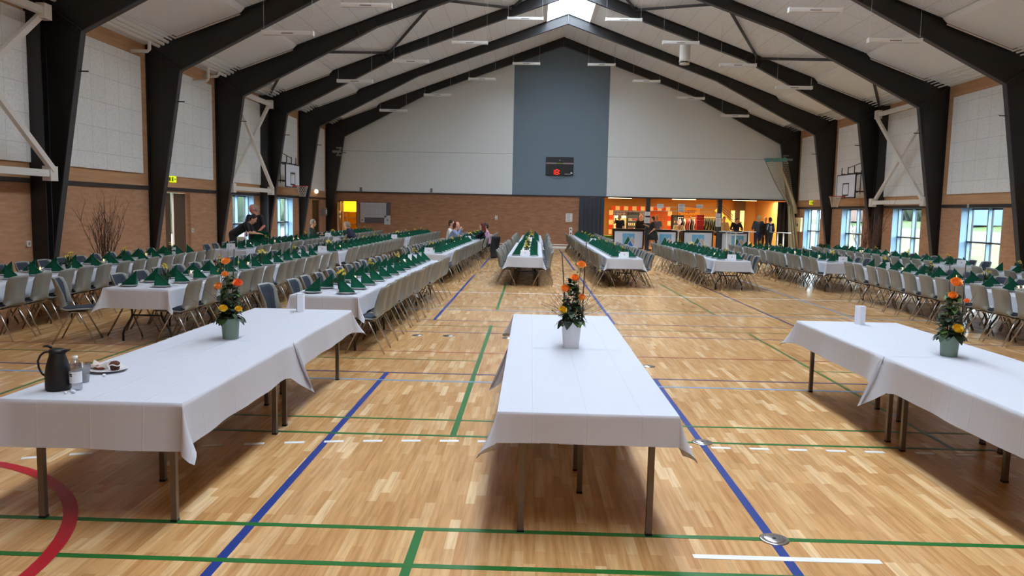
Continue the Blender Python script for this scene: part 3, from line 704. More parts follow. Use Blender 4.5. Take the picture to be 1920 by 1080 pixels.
def make_candle():
    t = thing('candle_glass', 'x', 'candle')
    q = MB(); q.lathe([(.038, 0), (.04, .004), (.046, .1), (.043, .1), (.037, .008), (.001, .006)], 16); q.build('glass', 'clear', t)
    q = MB(); q.lathe([(.031, .008), (.031, .056), (.001, .058)], 12); q.build('wax', 'candle', t)
    q = MB(); q.lathe([(.001, .056), (.011, .07), (.008, .084), (.001, .1)], 8); q.build('flame', 'flame', t)
    regkids(t); return t
pp = [make_pot(3), make_pot(9)]; usedp = [False, False]
for p, rown, k, blk in pots:
    if not vis(p, 20): continue
    i = k % 2
    if usedp[i]: o = copy_tree(pp[i], p, R.uniform(0, 6))
    else: o = pp[i]; o.location = p; usedp[i] = True
    o['label'] = 'green pot of yellow narcissi, %s from front, %s' % (ORD[k], rown); o['group'] = 'narcissus pots along the rows'
cc = make_candle(); usedc = False
for p, rown, k, blk in candles:
    if not vis(p, 20): continue
    for s in (-1, 1):
        q_ = p+Vector((.055*s, .03*s, 0))
        if usedc: o = copy_tree(cc, q_, 0)
        else: o = cc; o.location = q_; usedc = True
        o['label'] = 'lit candle glass, %s pair from front, %s side, %s' % (ORD[k], 'door-wall' if s < 0 else 'window-wall', rown); o['group'] = 'candle glasses along the rows'
# ---- table cards
mat('card', (228, 232, 240), .7); mat('card_mark', (176, 184, 196), .7)
q = MB(); q.add([(-.105, -.03, 0), (.105, -.03, 0), (.105, 0, .145), (-.105, 0, .145), (-.105, .035, 0), (.105, .035, 0)], [(0, 1, 2, 3), (3, 2, 5, 4)], 0)
q.add([(-.018, -.0185, .065), (.018, -.0185, .065), (.018, -.0115, .095), (-.018, -.0115, .095)], [(0, 1, 2, 3)], 1)
CARD = q.mesh('card', ['card', 'card_mark'], recalc=False)
for blk, row, xa, xb, y0, y1 in BLK:
    near = blk != 'front'
    p = Vector((xa+.0, y0+.12, TZ)) if near else Vector((xb-.02, y1-.55, TZ))
    if vis(p, 10):
        o = put('table_card', CARD, p, R.uniform(-.08, .08)); tag(o, 'white folded table card, %s end, %s row from door wall, %s block' % ('camera' if near else 'far', ORD[row], blk), 'table card', 'white table cards')
# ================================================================ the three long tables in front
def front_table(x0, x1, y0, y1, which, k):
    t = thing('long_table', 'bare grey-legged table under white cloth, %s, %s half' % (which, k), 'table', (x0, y0, 0), 0, 'tables in front of the rows')
    w, L = x1-x0, y1-y0; z = .732
    q = MB(); q.box(.02, w-.02, .02, L-.02, z-.03, z-.004); q.build('tabletop', 'table_top', t)
    q = MB()
    for a in (.1, w-.1): q.box(a-.012, a+.012, .1, L-.1, z-.075, z-.03)
    for b2 in (.1, L-.1): q.box(.1, w-.1, b2-.012, b2+.012, z-.075, z-.03)
    q.build('apron', 'grey_leg', t)
    for a, b2 in ((.12, .13), (w-.1, .13), (.12, L-.1), (w-.1, L-.1), (w/2+.02, L/2-.22), (w/2+.02, L/2+.22)):
        q = MB(); q.box(a-.017, a+.017, b2-.017, b2+.017, .012, z-.03, 0); q.box(a-.019, a+.019, b2-.019, b2+.019, 0, .014, 1); q.build('leg', ['grey_leg', 'black'], t)
for (x0, x1, which, de, dn, seed) in ((-2.93, -1.9, 'nearest the door wall', .25, .27, 3), (-.16, .83, 'in the middle of the hall', .22, .17, 8), (2.83, 3.86, 'nearest the window wall', .25, .25, 12)):
    front_table(x0+.02, x1-.02, 4.13, 6.11, which, 'front'); front_table(x0+.02, x1-.02, 6.13, 8.12, which, 'rear')
    xc, hw = (x0+x1)/2, (x1-x0)/2
    me = cloth(hw, 2.04, de, dn, 0, seed, .008, .5, 10); o = put('tablecloth', me, (xc, 4.12, .7352)); tag(o, 'white creased tablecloth, front half of table '+which, 'tablecloth')
    me = cloth(hw+.002, 2.02, de-.01, 0, .25, seed+1, .008, .55, 10); o = put('tablecloth', me, (xc, 6.11, .7366)); tag(o, 'white creased tablecloth, rear half of table '+which, 'tablecloth')
# ================================================================ things on the front tables
FZ = .7365
P = onz(102, 733, FZ); t = thing('thermos_jug', 'black thermos jug at the near corner of the table nearest the door wall', 'thermos jug', (P.x, P.y+.04, FZ))
q = MB(); q.lathe([(.062, 0), (.068, .005), (.069, .03), (.068, .09), (.062, .135), (.052, .175), (.043, .203), (.043, .22), (.001, .22)], 28); q.build('body', 'black', t)
q = MB(); q.lathe([(.044, .216), (.046, .228), (.039, .238), (.02, .244), (.001, .245)], 24); q.add([(.035, -.02, .236), (.035, .02, .236), (.085, 0, .238), (.04, 0, .212)], [(0, 1, 2), (0, 2, 3), (1, 3, 2), (0, 3, 1)]); q.build('lid', 'black', t)
q = MB(); q.tube([(-.03, 0, .245), (-.055, 0, .256), (-.08, 0, .252)], [.009, .008, .005], 8); q.build('thumb_lever', 'black', t)
q = MB(); q.tube([(-.045, 0, .222), (-.075, 0, .218), (-.1, 0, .198), (-.116, 0, .165), (-.112, 0, .125), (-.095, 0, .092), (-.07, 0, .075)], [.006, .0065, .006, .006, .006, .006, .008], 8); q.build('handle', 'black', t)
P = onz(139, 731, FZ); t = thing('water_bottle', 'clear plastic water bottle with white label beside the black jug', 'bottle', (P.x+.012, P.y+.0, FZ))
q = MB(); q.lathe([(.024, 0), (.033, .004), (.034, .03), (.0325, .04), (.0325, .115), (.034, .125), (.032, .15), (.022, .172), (.013, .18), (.013, .19), (.001, .19)], 24); q.build('body', 'plastic', t)
q = MB(); q.lathe([(.0145, .182), (.015, .2), (.001, .201)], 18); q.build('cap', 'white_paint', t)
q = MB(); q.lathe([(.0333, .045), (.0333, .112)], 24); q.f = q.f[:-2]; q.m = q.m[:-2]; q.sm = q.sm[:-2]
lab = q.build('bottle_label', 'card', t, recalc=False)
q = MB()
for k, (w_, z) in enumerate(((.014, .098), (.018, .088))):
    for j in range(4): a = -2.1+j*.15; q.box(-.0008, .0008, -.002, .002, z-.003, z+.003, mx=Matrix.Rotation(a, 4, 'Z') @ Matrix.Translation((.0338, 0, 0)))
q.build('lettering', 'black', lab)
P = onz(153, 719, FZ); t = thing('plastic_cup', 'clear plastic cup behind the water bottle', 'cup', (P.x-.008, P.y+.03, FZ))
q = MB(); q.lathe([(.03, 0), (.032, .002), (.045, .115), (.047, .118), (.044, .115), (.031, .005), (.001, .004)], 20); q.build('body', 'plastic', t)
q = MB(); q.ball((0, 0, .03), .026, 8, sc=(1, 1, .9)); q.ball((.004, .0, .07), .022, 8, sc=(1, .8, 1)); q.build('crumpled_napkin', 'lamp_grille', t)
P = onz(197, 697, FZ); t = thing('cake_plate', 'white plate holding two cakes on the table nearest the door wall', 'plate', (P.x, P.y+.03, FZ))
q = MB(); q.lathe([(.07, 0), (.08, .004), (.122, .016), (.126, .019), (.12, .019), (.08, .009), (.001, .008)], 32); q.build('dish', 'plate', t)
mat('muffin_brown', (84, 42, 22), .8); mat('bun_brown', (150, 84, 44), .7)
def muffin(x, y, col, lbl, r=.034):
    m_ = thing('muffin', lbl, 'muffin', (P.x+x, P.y+.03+y, FZ+.0085))
    q = MB(); q.lathe([(.022, 0), (.024, .002), (.031, .034), (.03, .036), (.001, .034)], 18, rib=.06); q.build('paper_case', 'muffin_brown' if col == 'muffin_brown' else 'white_paint', m_)
    q = MB(); q.ball((0, 0, .038), r, 12, sc=(1, 1, .7)); q.build('crumb', col, m_)
    q = MB(); q.tube([(r*math.cos(a), r*math.sin(a), .036+.006*math.sin(3*a)) for a in [k*PI/8 for k in range(17)]], .0035, 6); q.build('icing', 'white_paint', m_)
muffin(.055, -.01, 'muffin_brown', 'dark chocolate muffin on the cake plate')
m_ = thing('pastry', 'brown pastry in a white paper case on the cake plate', 'pastry', (P.x-.05, P.y+.03, FZ+.0085))
q = MB(); q.grid(lambda a, b: ((a-.5)*.12, (b-.5)*.075, .004+.03*abs(a-.5)*2*abs(b-.5)*2+.022*(abs(b-.5)*2)**2+.002*math.sin(a*20)), 12, 8); q.build('paper_case', 'white_paint', m_, recalc=False)
q = MB(); q.ball((0, 0, .014), .045, 12, sc=(1, .6, .35)); q.build('crumb', 'bun_brown', m_)
for px, py, s, lb in ((195, 706, .011, 'small crumpled white paper in front of the cake plate'), (122, 739, .01, 'small crumpled white paper in front of the black jug'), (137, 737, .012, 'white paper wrapper in front of the water bottle')):
    P2 = onz(px, py, FZ); rr = random.Random(px); q = MB(); q.ball((0, 0, s*.8), s, 7, sc=(1.4 if s > .011 else 1, 1, .8))
    q.v = [(x+rr.uniform(-.002, .002), y+rr.uniform(-.002, .002), max(0, z+rr.uniform(-.002, .002))) for x, y, z in q.v]
    o = q.build('paper_scrap', 'card'); o.location = P2; tag(o, lb, 'paper')
for px, py, lb in ((562, 586, 'white paper column standing at the far end of the table nearest the door wall'), (1612, 610, 'white paper column standing at the far end of the table nearest the window wall')):
    P2 = onz(px, py-2, FZ+.001); q = MB(); a, h = .045, .19
    pl = [(-a, .03), (-a*.35, -.035), (a, -.02), (a, .03)]
    q.prism(pl, 'z', 0, h); o = q.build('paper_column', 'card', bevel=.001); o.location = P2; tag(o, lb, 'table card')
# ---------------------------------------------------------------- flower arrangements
def rose(c, r, tilt, az, seed):
    rr = random.Random(seed); q = MB()
    for ring, (n, rad, hh, op) in enumerate(((3, .28, 1.35, .0), (4, .48, 1.4, .0), (5, .68, 1.35, .05), (5, .86, 1.2, .15), (6, 1.02, .95, .4))):
        for k in range(n):
            a0 = 2*PI*k/n+ring*.6+rr.uniform(-.1, .1); wd = 2*PI/n*.72
            def fn(u, v, a0=a0, wd=wd, rad=rad, hh=hh, op=op):
                a = a0+(v-.5)*wd*2*(1-.25*u*u); rd = r*(.12+(rad-.12)*u**(.6))*(1+.06*math.cos((v-.5)*PI)); z = r*hh*(u**1.15)*(1-.14*(abs(v-.5)*2)**2)-r*.3*op*u**5
                return (rd*math.cos(a), rd*math.sin(a), z)
            q.grid(fn, 4, 4)
    q.xf(Matrix.Translation(c) @ Matrix.Rotation(az, 4, 'Z') @ Matrix.Rotation(tilt, 4, 'X')); return q
def leafq(q, base, d, L, w, droop, k=0, fold=.25):
    d = Vector(d).normalized(); s = d.cross(Vector((0, 0, 1))); s = s.normalized() if s.length > .01 else Vector((1, 0, 0)); n = s.cross(d)
    pts = []; N = 5
    for i in range(N+1):
        f = i/N; c = Vector(base)+d*L*f+Vector((0, 0, -droop*L*f*f)); ww = w*math.sin(PI*min(1, f*.93+.05))**.8
        pts += [c+s*ww+n*fold*ww, c, c-s*ww+n*fold*ww]
    q.add(pts, [(3*i, 3*i+1, 3*i+4, 3*i+3) for i in range(N)]+[(3*i+1, 3*i+2, 3*i+5, 3*i+4) for i in range(N)], k, True)
def arrangement(px, py, label, potkind, roses, sticks, buds, seed, twigs, spread=1.0):
    rr = random.Random(seed); B = onz(px, py, FZ); Y = B.y
    t = thing('flower_arrangement', label, 'flower arrangement', (B.x, B.y+.06, FZ)); O = Vector((B.x, B.y+.06, FZ))
    loc = lambda x, y, dy=0: at(x, y, O.y+dy)-O
    q = MB()
    if potkind == 'sage':
        H = .175; q.lathe([(.057, 0), (.06, .004), (.070, H-.01), (.072, H), (.067, H), (.065, H-.02), (.001, H-.02)], 56, rib=.035); q.build('pot', 'pot_sage', t)
    else:
        H = .215; q.lathe([(.062, 0), (.064, .004), (.082, H-.004), (.084, H), (.079, H), (.077, H-.02), (.001, H-.02)], 48, sq=.75); q.build('pot', 'pot_white', t)
    q = MB()
    ztop = H+.30
    for i in range(150):
        a = rr.uniform(0, 2*PI); f = rr.random()**1.3; z = H+.0+f*.34; rad = (.085*(1-f)+.03)*spread
        base = (rad*.4*math.cos(a), rad*.4*math.sin(a), z)
        d = (math.cos(a), math.sin(a), rr.uniform(.0, 1.0)); k = rr.choice((0, 0, 1, 1, 1, 2, 3) if f < .6 else (0, 1, 3))
        leafq(q, base, d, rr.uniform(.045, .08)*(1.2-.4*f), rr.uniform(.018, .032), rr.uniform(.1, .9), k)
    for i in range(16):
        a = rr.uniform(0, 2*PI); leafq(q, (.06*math.cos(a), .06*math.sin(a), H), (math.cos(a), math.sin(a), .25), rr.uniform(.05, .085), .036, 1.0, rr.choice((0, 1)))
    q.build('foliage', ['leaf', 'leaf_dark', 'leaf_grey', 'leaf_light'], t, recalc=False)
    q = MB()
    for i in range(40):
        a = rr.uniform(0, 2*PI); z0 = H+rr.uniform(0, .2); L = rr.uniform(.02, .1); p0 = Vector((.03*math.cos(a), .03*math.sin(a), z0)); p1 = p0+Vector((math.cos(a)*L, math.sin(a)*L, L*.7)); q.tube([p0, p1], .0012, 4)
        q.ball(p1, .0035, 5)
    q.build('filler_sprigs', 'leaf_grey', t)
    for i, (x, y, kind, r) in enumerate(roses):
        c = loc(x, y, rr.uniform(-.05, -.02) if y < 572 else -.105); c0 = Vector((c.x*.4, c.y*.4+.01, H))
        s_ = MB(); s_.tube([c0, (c0+c)/2+Vector((0, .01, 0)), c-Vector((0, 0, r*.2))], .0028, 6)
        s_.build('rose_stem', 'leaf', t)
        rq = rose(c-Vector((0, 0, r*.45)), r, rr.uniform(.35, .8), rr.uniform(-.6, .6), seed*10+i)
        rq.build('rose', kind, t, recalc=False)
    for i, (x0, y0, x1, y1, r) in enumerate(sticks):
        s_ = MB(); a_, b_ = loc(x1, y1), loc(x0, y0); a_ = a_+(a_-b_)*.0; s_.tube([Vector((a_.x, a_.y, min(a_.z, H+.02))), a_, b_], r, 7); s_.build('stick', 'stick', t)
    if twigs:
        s_ = MB()
        for i in range(twigs):
            a = rr.uniform(0, 2*PI); L = rr.uniform(.16, .34); el = rr.uniform(.35, 1.2); p = Vector((.02*math.cos(a), .02*math.sin(a), H+rr.uniform(0, .08)))
            d = Vector((math.cos(a)*math.cos(el), math.sin(a)*math.cos(el), math.sin(el))); pts = [p]
            for j in range(4): d = (d+Vector((rr.uniform(-.18, .18), rr.uniform(-.18, .18), rr.uniform(-.1, .12)))).normalized(); pts.append(pts[-1]+d*L/4)
            s_.tube(pts, [.0018, .0015, .0012, .001, .0007], 4)
            for j in (2, 3): s_.tube([pts[j], pts[j]+Vector((rr.uniform(-.04, .04), rr.uniform(-.04, .04), rr.uniform(.0, .05)))], .0007, 4)
        s_.build('twigs', 'twig', t)
    s_ = MB()
    for (x, y) in buds:
        c = loc(x, y, rr.uniform(-.04, .03)); s_.tube([Vector((c.x*.3, c.y*.3, H)), c], .0014, 5, 1); s_.ball(c, .0085, 8, 0)
    if buds: s_.build('seed_heads', ['berry', 'leaf'], t)
arrangement(427, 637, 'orange and yellow roses in ribbed sage pot on table nearest the door wall', 'sage',
    [(425, 491, 'rose_orange', .036), (423, 515, 'rose_orange', .030), (412, 537, 'rose_orange', .034), (446, 531, 'rose_deep', .038), (418, 580, 'rose_yellow', .036), (447, 580, 'rose_yellow', .028)],
    [(439.5, 467, 436, 545, .0045), (414, 470, 417, 560, .0012), (428, 460, 425, 560, .0012)], [(411, 490), (417, 504), (408, 508), (433, 531), (437, 531), (432, 557), (454, 565), (447, 492), (442, 522), (411, 485), (403, 552)], 5, 9)
arrangement(1071, 653, 'orange roses, dark sticks and twigs in white pot on the middle table', 'white',
    [(1089, 498, 'rose_orange', .038), (1077, 522, 'rose_orange', .036), (1058, 542, 'rose_orange', .038), (1090, 559, 'rose_orange', .034), (1054, 581, 'rose_yellow', .032)],
    [(1053.5, 472, 1058, 545, .0045), (1100, 447, 1094, 540, .0045)], [(1124, 507), (1036, 582), (1083, 510)], 6, 46)
arrangement(1786, 670, 'orange and yellow roses in ribbed sage pot on table nearest the window wall', 'sage',
    [(1791, 530, 'rose_orange', .044), (1786, 554, 'rose_orange', .034), (1812.5, 565, 'rose_deep', .024), (1793, 616, 'rose_yellow', .04)],
    [(1811, 494, 1803, 605, .0045), (1781, 492, 1781, 560, .003)], [(1786, 570), (1795, 574), (1808, 578), (1776, 588)], 9, 16)
# ================================================================ people
for n_, c_ in dict(skin=(214, 160, 130), skin_red=(206, 132, 112), cl_black=(24, 24, 28), cl_navy=(30, 34, 60), cl_blue=(128, 142, 176), cl_white=(224, 224, 222), cl_grey=(110, 108, 112), cl_jeans=(36, 46, 78), cl_pink=(196, 150, 180), cl_cream=(232, 214, 160), cl_darkgreen=(40, 46, 34), cl_jacket=(54, 62, 68), hair_dark=(52, 38, 30), hair_grey=(150, 140, 130), hair_red=(96, 36, 26), hair_blond=(206, 176, 120), shoe=(20, 20, 22)).items(): mat(n_, c_, .75)
mat('cl_leather', (18, 20, 28), .25)
def rm(q, name, m, parent, vox, sm=4):
    o = q.build(name, m, parent); r = o.modifiers.new('r', 'REMESH'); r.mode = 'VOXEL'; r.voxel_size = vox; r.use_smooth_shade = True
    s = o.modifiers.new('s', 'SMOOTH'); s.iterations = sm; s.factor = .5; return o
def cap(q, a, b, ra, rb, n=10):
    a, b = Vector(a), Vector(b); d = (b-a); L = d.length
    if L < 1e-5: q.ball(a, ra, n); return
    d /= L; pts, rs = [], []
    for k in range(1, 4): t = k/3*PI/2; pts.append(a-d*ra*math.cos(t)); rs.append(max(.001, ra*math.sin(t)))
    for k in range(3): t = k/3*PI/2; pts.append(b+d*rb*math.sin(t)); rs.append(max(.001, rb*math.cos(t)))
    q.tube(pts, rs, n)
STAND = dict(pel=(0, 0, .95), wai=(0, 0, 1.10), che=(0, .0, 1.32), nek=(0, -.01, 1.47), hed=(0, .02, 1.63), shl=(-.18, 0, 1.42), shr=(.18, 0, 1.42), ell=(-.24, -.02, 1.14), elr=(.24, -.02, 1.14),
    wrl=(-.24, .09, .91), wrr=(.24, .09, .91), hpl=(-.09, 0, .90), hpr=(.09, 0, .90), knl=(-.10, .03, .50), knr=(.10, .03, .50), anl=(-.11, -.01, .08), anr=(.11, -.01, .08))
SIT = dict(STAND, pel=(0, 0, .54), wai=(0, .02, .68), che=(0, .05, .90), nek=(0, .06, 1.05), hed=(0, .10, 1.21), shl=(-.18, .05, 1.0), shr=(.18, .05, 1.0), ell=(-.24, .12, .76), elr=(.24, .12, .76),
    wrl=(-.14, .36, .80), wrr=(.14, .36, .80), hpl=(-.09, .04, .52), hpr=(.09, .04, .52), knl=(-.12, .42, .50), knr=(.12, .42, .50), anl=(-.12, .40, .09), anr=(.12, .40, .09))
def person(label, loc, rz, J, top, legs, hair, sc=1.0, width=1.0, sleeves='short', look=(0, 1, 0), hairlen='short', skirt=False, near=False, glasses=False, hands=(0, 0, -1), skin='skin'):
    J = {k: Vector(v) for k, v in J.items()}; t = thing('person', label, 'person', loc, rz); t.scale = (sc, sc, sc)
    V = .0085 if near else .013; w = width
    lk = Vector(look).normalized(); up = (J['hed']-J['nek']).normalized(); up = (up-lk*up.dot(lk)).normalized(); rt = lk.cross(up); H = J['hed']
    hm = Matrix((rt, lk, up)).transposed().to_4x4(); hm.translation = H
    q = MB(); n0 = 0
    q.ball((0, 0, .02), .098, 16, sc=(.78, .98, 1.15)); q.ball((0, .03, -.05), .062, 12, sc=(.85, 1.0, 1.1))
    cap(q, (0, .085, .01), (0, .112, -.028), .010, .015, 8); q.ball((0, .088, -.068), .017, 8, sc=(1.3, .7, .6)); q.ball((0, .075, -.1), .022, 8)
    for s in (-1, 1): q.ball((s*.078, -.005, -.005), .026, 8, sc=(.4, .7, 1.1)); q.ball((s*.03, .088, .035), .016, 8, sc=(1.2, .5, .5))
    q.xf(hm, n0)
    cap(q, J['nek']-Vector((0, 0, .04)), J['hed']-up*.06, .058*w**.5, .052, 10)
    for s, e, wr, si in (('shl', 'ell', 'wrl', -1), ('shr', 'elr', 'wrr', 1)):
        cap(q, J[s], J[e], .048*w, .040*w); cap(q, J[e], J[wr], .038*w, .025)
        d = (J[wr]-J[e]).normalized(); sd = d.cross(Vector((0, 0, 1))); sd = sd.normalized() if sd.length > .1 else Vector((1, 0, 0)); nn = sd.cross(d)
        pm = J[wr]+d*.05; cap(q, J[wr], pm+sd*.018, .022, .019, 8); cap(q, J[wr], pm-sd*.018, .022, .019, 8)
        for k in range(4):
            L = (.066, .076, .072, .056)[k]; o_ = sd*(.027-.018*k); b0 = pm+d*.02+o_; b1 = b0+d*L*.5-nn*.006; b2 = b1+d*L*.42-nn*.02
            cap(q, b0, b1, .0095, .009, 6); cap(q, b1, b2, .009, .0075, 6)
        th0 = J[wr]+d*.025+sd*.028; cap(q, th0, th0+d*.03+sd*.022-nn*.008, .012, .0105, 6); cap(q, th0+d*.03+sd*.022-nn*.008, th0+d*.058+sd*.03-nn*.014, .0105, .0085, 6)
    for h, k, a in (('hpl', 'knl', 'anl'), ('hpr', 'knr', 'anr')):
        cap(q, J[h], J[k], .075*w, .052); cap(q, J[k], J[a], .050, .035)
    cap(q, J['pel'], J['che'], .085*w, .09*w, 12); cap(q, J['shl'], J['shr'], .05, .05)
    rm(q, 'body', skin, t, V)
    q = MB(); m1 = J['wai']; g = .014                                    # shirt
    for s in (-1, 1):
        off = Vector((s*.062*w, 0, 0)); cap(q, J['pel']+off+Vector((0, 0, .02)), m1+off, .105*w, .10*w, 12); cap(q, m1+off, J['che']+off, .10*w, .112*w, 12); cap(q, J['che']+off, J['nek']-Vector((0, 0, .065)), .11*w, .06, 12)
    cap(q, J['pel']+Vector((0, 0, .02)), J['che'], .115*w, .118*w, 12)
    for s, e, wr in (('shl', 'ell', 'wrl'), ('shr', 'elr', 'wrr')):
        cap(q, J['nek']-Vector((0, 0, .07)), J[s], .06, .062*w, 12)
        if sleeves == 'short': cap(q, J[s], J[s].lerp(J[e], .72), .066*w, .058*w, 12)
        elif sleeves == 'long': cap(q, J[s], J[e], .066*w, .055*w, 12); cap(q, J[e], J[wr], .054*w, .038, 12)
    rm(q, 'shirt' if not skirt else 'dress', top, t, V+.001)
    q = MB()                                                           # trousers or skirt
    if skirt:
        z0 = J['knl'].z+.06; q.lathe([(.15*w, J['pel'].z+.08), (.19*w, J['pel'].z-.08), (.21*w, (z0+J['pel'].z)/2), (.22*w, z0), (.2*w, z0), (.001, z0+.1)], 18, (J['pel'].x, J['pel'].y, 0)); rm(q, 'skirt', top, t, V+.003)
    else:
        cap(q, J['pel']-Vector((.06*w, 0, 0)), J['pel']+Vector((.06*w, 0, 0)), .112*w, .112*w, 12)
        for h, k, a in (('hpl', 'knl', 'anl'), ('hpr', 'knr', 'anr')): cap(q, J[h], J[k], .093*w, .068, 12); cap(q, J[k], J[a]-Vector((0, 0, .02)), .066, .052, 12)
        rm(q, 'trousers', legs, t, V+.002)
    for a in ('anl', 'anr'):
        q = MB(); A = J[a]; cap(q, A-Vector((0, .03, .035)), A+Vector((0, .15, -.045)), .044, .034, 10); q.box(A.x-.03, A.x+.03, A.y-.06, A.y+.16, A.z-.08, A.z-.05); rm(q, 'shoe', 'shoe', t, .011)
    if hair:
        q = MB(); q.ball((0, -.014, .045), .1, 16, sc=(.84, .96, 1.06)); q.ball((0, -.045, .01), .09, 14, sc=(.88, .8, 1.1))
        for s in (-1, 1): q.ball((s*.066, -.01, .04), .035, 8, sc=(.5, 1, 1.2))
        if hairlen == 'long':
            cap(q, (0, -.06, .0), (0, -.08, -.2), .075, .06); 
            for s in (-1, 1): cap(q, (s*.06, -.02, .0), (s*.075, -.02, -.2), .035, .03)
        q.xf(hm)
        if hairlen == 'thin': q.v = [tuple(Vector(v)-lk*.034-up*.03) for v in q.v]
        rm(q, 'hair', hair, t, .011)
    q = MB()
    for s in (-1, 1): q.ball((s*.031, .086, .016), .0085, 8, sc=(1.3, .6, .8))
    q.xf(hm); q.build('eyes', 'black', t)
    q = MB(); cap(q, (-.02, .097, -.062), (.02, .097, -.062), .0045, .0045, 6); q.xf(hm); q.build('mouth', 'skin_red', t)
    if glasses:
        q = MB()
        for s in (-1, 1): q.tube([(s*.032+.022*math.cos(a), .103, .016+.017*math.sin(a)) for a in [k*PI/6 for k in range(13)]], .003, 5); q.tube([(s*.055, .1, .018), (s*.082, 0, .015)], .003, 5)
        q.xf(hm); q.build('glasses', 'black', t)
    return t
def ov(base, **k): d = dict(base); d.update(k); return d
def ground(px, py, Y, hz=0): p = at(px, py, Y); return (p.x, Y, 0)
# two men in black at the first row, on the door-wall side
x = at(478, 420, 22.9).x
person('standing balding man in black polo shirt behind the first row, looking down', (x, 22.9, 0), PI-.15, ov(STAND, hed=(.03, .07, 1.64), ell=(-.27, .0, 1.16), wrl=(-.16, .17, .98), elr=(.26, .02, 1.15), wrr=(.12, .25, .97)), 'cl_black', 'cl_black', 'hair_grey', 1.055, 1.12, look=(.45, .8, -.35), hairlen='thin', near=True, skin='skin_red')
lg = at(484, 413, 22.7)
x = at(437, 440, 22.2).x
person('dark-haired man in black polo shirt leaning over the first row table', (x, 22.2, 0), -PI/2+.12, ov(STAND, wai=(0, .14, 1.05), che=(0, .34, 1.19), nek=(0, .46, 1.29), hed=(0, .55, 1.40), shl=(-.18, .40, 1.27), shr=(.18, .40, 1.27), ell=(-.2, .50, 1.02), elr=(.2, .50, 1.02), wrl=(-.1, .72, 1.02), wrr=(.1, .72, 1.0), pel=(0, 0, .95)), 'cl_black', 'cl_black', 'hair_dark', 1.03, 1.05, look=(0, .85, -.5), near=True)
# bundle of green napkins the two hold over the table
q = MB(); P = at(485, 448, 22.3)
q.grid(lambda a, b: ((a-.5)*(.62-.3*b)+.05*math.sin(b*5), .07*math.sin(a*9+b*3), .30-(b**1.2)*.30+.04*math.sin(a*PI)-.02*math.sin(a*7)), 14, 10)
o = q.build('green_cloth', 'napkin', solid=.05, recalc=False); o.location = (P.x, 22.35, TZ+.01); tag(o, 'bundle of green napkin cloth held up by the two men in black', 'cloth')
q = MB(); q.box(-.12, .12, -.08, .08, 0, .2); o = q.build('napkin_pack', 'white_paint', bevel=.02); P = at(456, 458, 22.0); o.location = (P.x, 21.9, TZ); tag(o, 'white paper pack on the table beside the leaning man', 'pack')
person('seated grey-haired man with glasses in dark sweater at the first row', (-8.13, 28.35, 0), -PI/2, SIT, 'cl_darkgreen', 'cl_black', 'hair_grey', 1.02, 1.05, 'long', look=(0, 1, -.1), glasses=True)
person('seated bald man in navy jacket bending forward at the first row', (-6.55, 28.75, 0), PI/2, ov(SIT, wai=(0, .08, .68), che=(0, .2, .87), nek=(0, .27, 1.0), hed=(0, .33, 1.14), shl=(-.18, .22, .96), shr=(.18, .22, .96)), 'cl_navy', 'cl_navy', 'hair_grey', 1.04, 1.15, 'long', look=(0, .95, -.25), hairlen='thin')
hand_up = dict(ell=(-.2, .28, .84), wrl=(-.12, .40, 1.02), elr=(.2, .28, .84), wrr=(.1, .36, 1.06))
person('seated balding man in pale blue shirt with raised hands at the third row', (-2.98, 28.45, 0), -PI/2, ov(SIT, che=(0, .14, .9), nek=(0, .18, 1.04), hed=(0, .24, 1.19), shl=(-.18, .15, .99), shr=(.18, .15, .99), **hand_up), 'cl_blue', 'cl_jeans', 'hair_red', 1.05, 1.1, 'long', look=(0, 1, -.1), hairlen='thin')
person('seated dark-haired man in white shirt beside the one in pale blue', (-3.10, 29.1, 0), -PI/2, SIT, 'cl_white', 'cl_black', 'hair_dark', 1.07, 1.0, 'long', look=(.2, 1, 0))
person('seated woman with long red hair in black jacket at the third row', (-1.72, 28.85, 0), PI/2, ov(SIT, che=(0, .1, .9), ell=(-.22, .3, .80), wrl=(-.2, .52, .92), elr=(.22, .28, .76), wrr=(.16, .5, .80)), 'cl_leather', 'cl_black', 'hair_red', 1.02, 1.05, 'long', look=(0, 1, -.05), hairlen='long')
person('seated person in pink top half hidden behind the red-haired woman', (-1.62, 29.5, 0), PI/2, SIT, 'cl_pink', 'cl_black', 'hair_dark', 1.0, 1.0, 'long', look=(0, 1, -.1), hairlen='short')
q = MB(); q.grid(lambda a, b: ((a-.5)*.5*(1+.25*b)+.02*math.sin(b*9), .03*math.sin(a*14)+.06*math.sin(b*PI), .86-b*.82), 14, 10)
o = q.build('coat', 'cl_black', solid=.05, recalc=False); o.location = (-1.30, 29.0, 0); o.rotation_euler = (0, 0, 1.0); tag(o, 'long black coat hung over the chair back of the red-haired woman', 'coat')
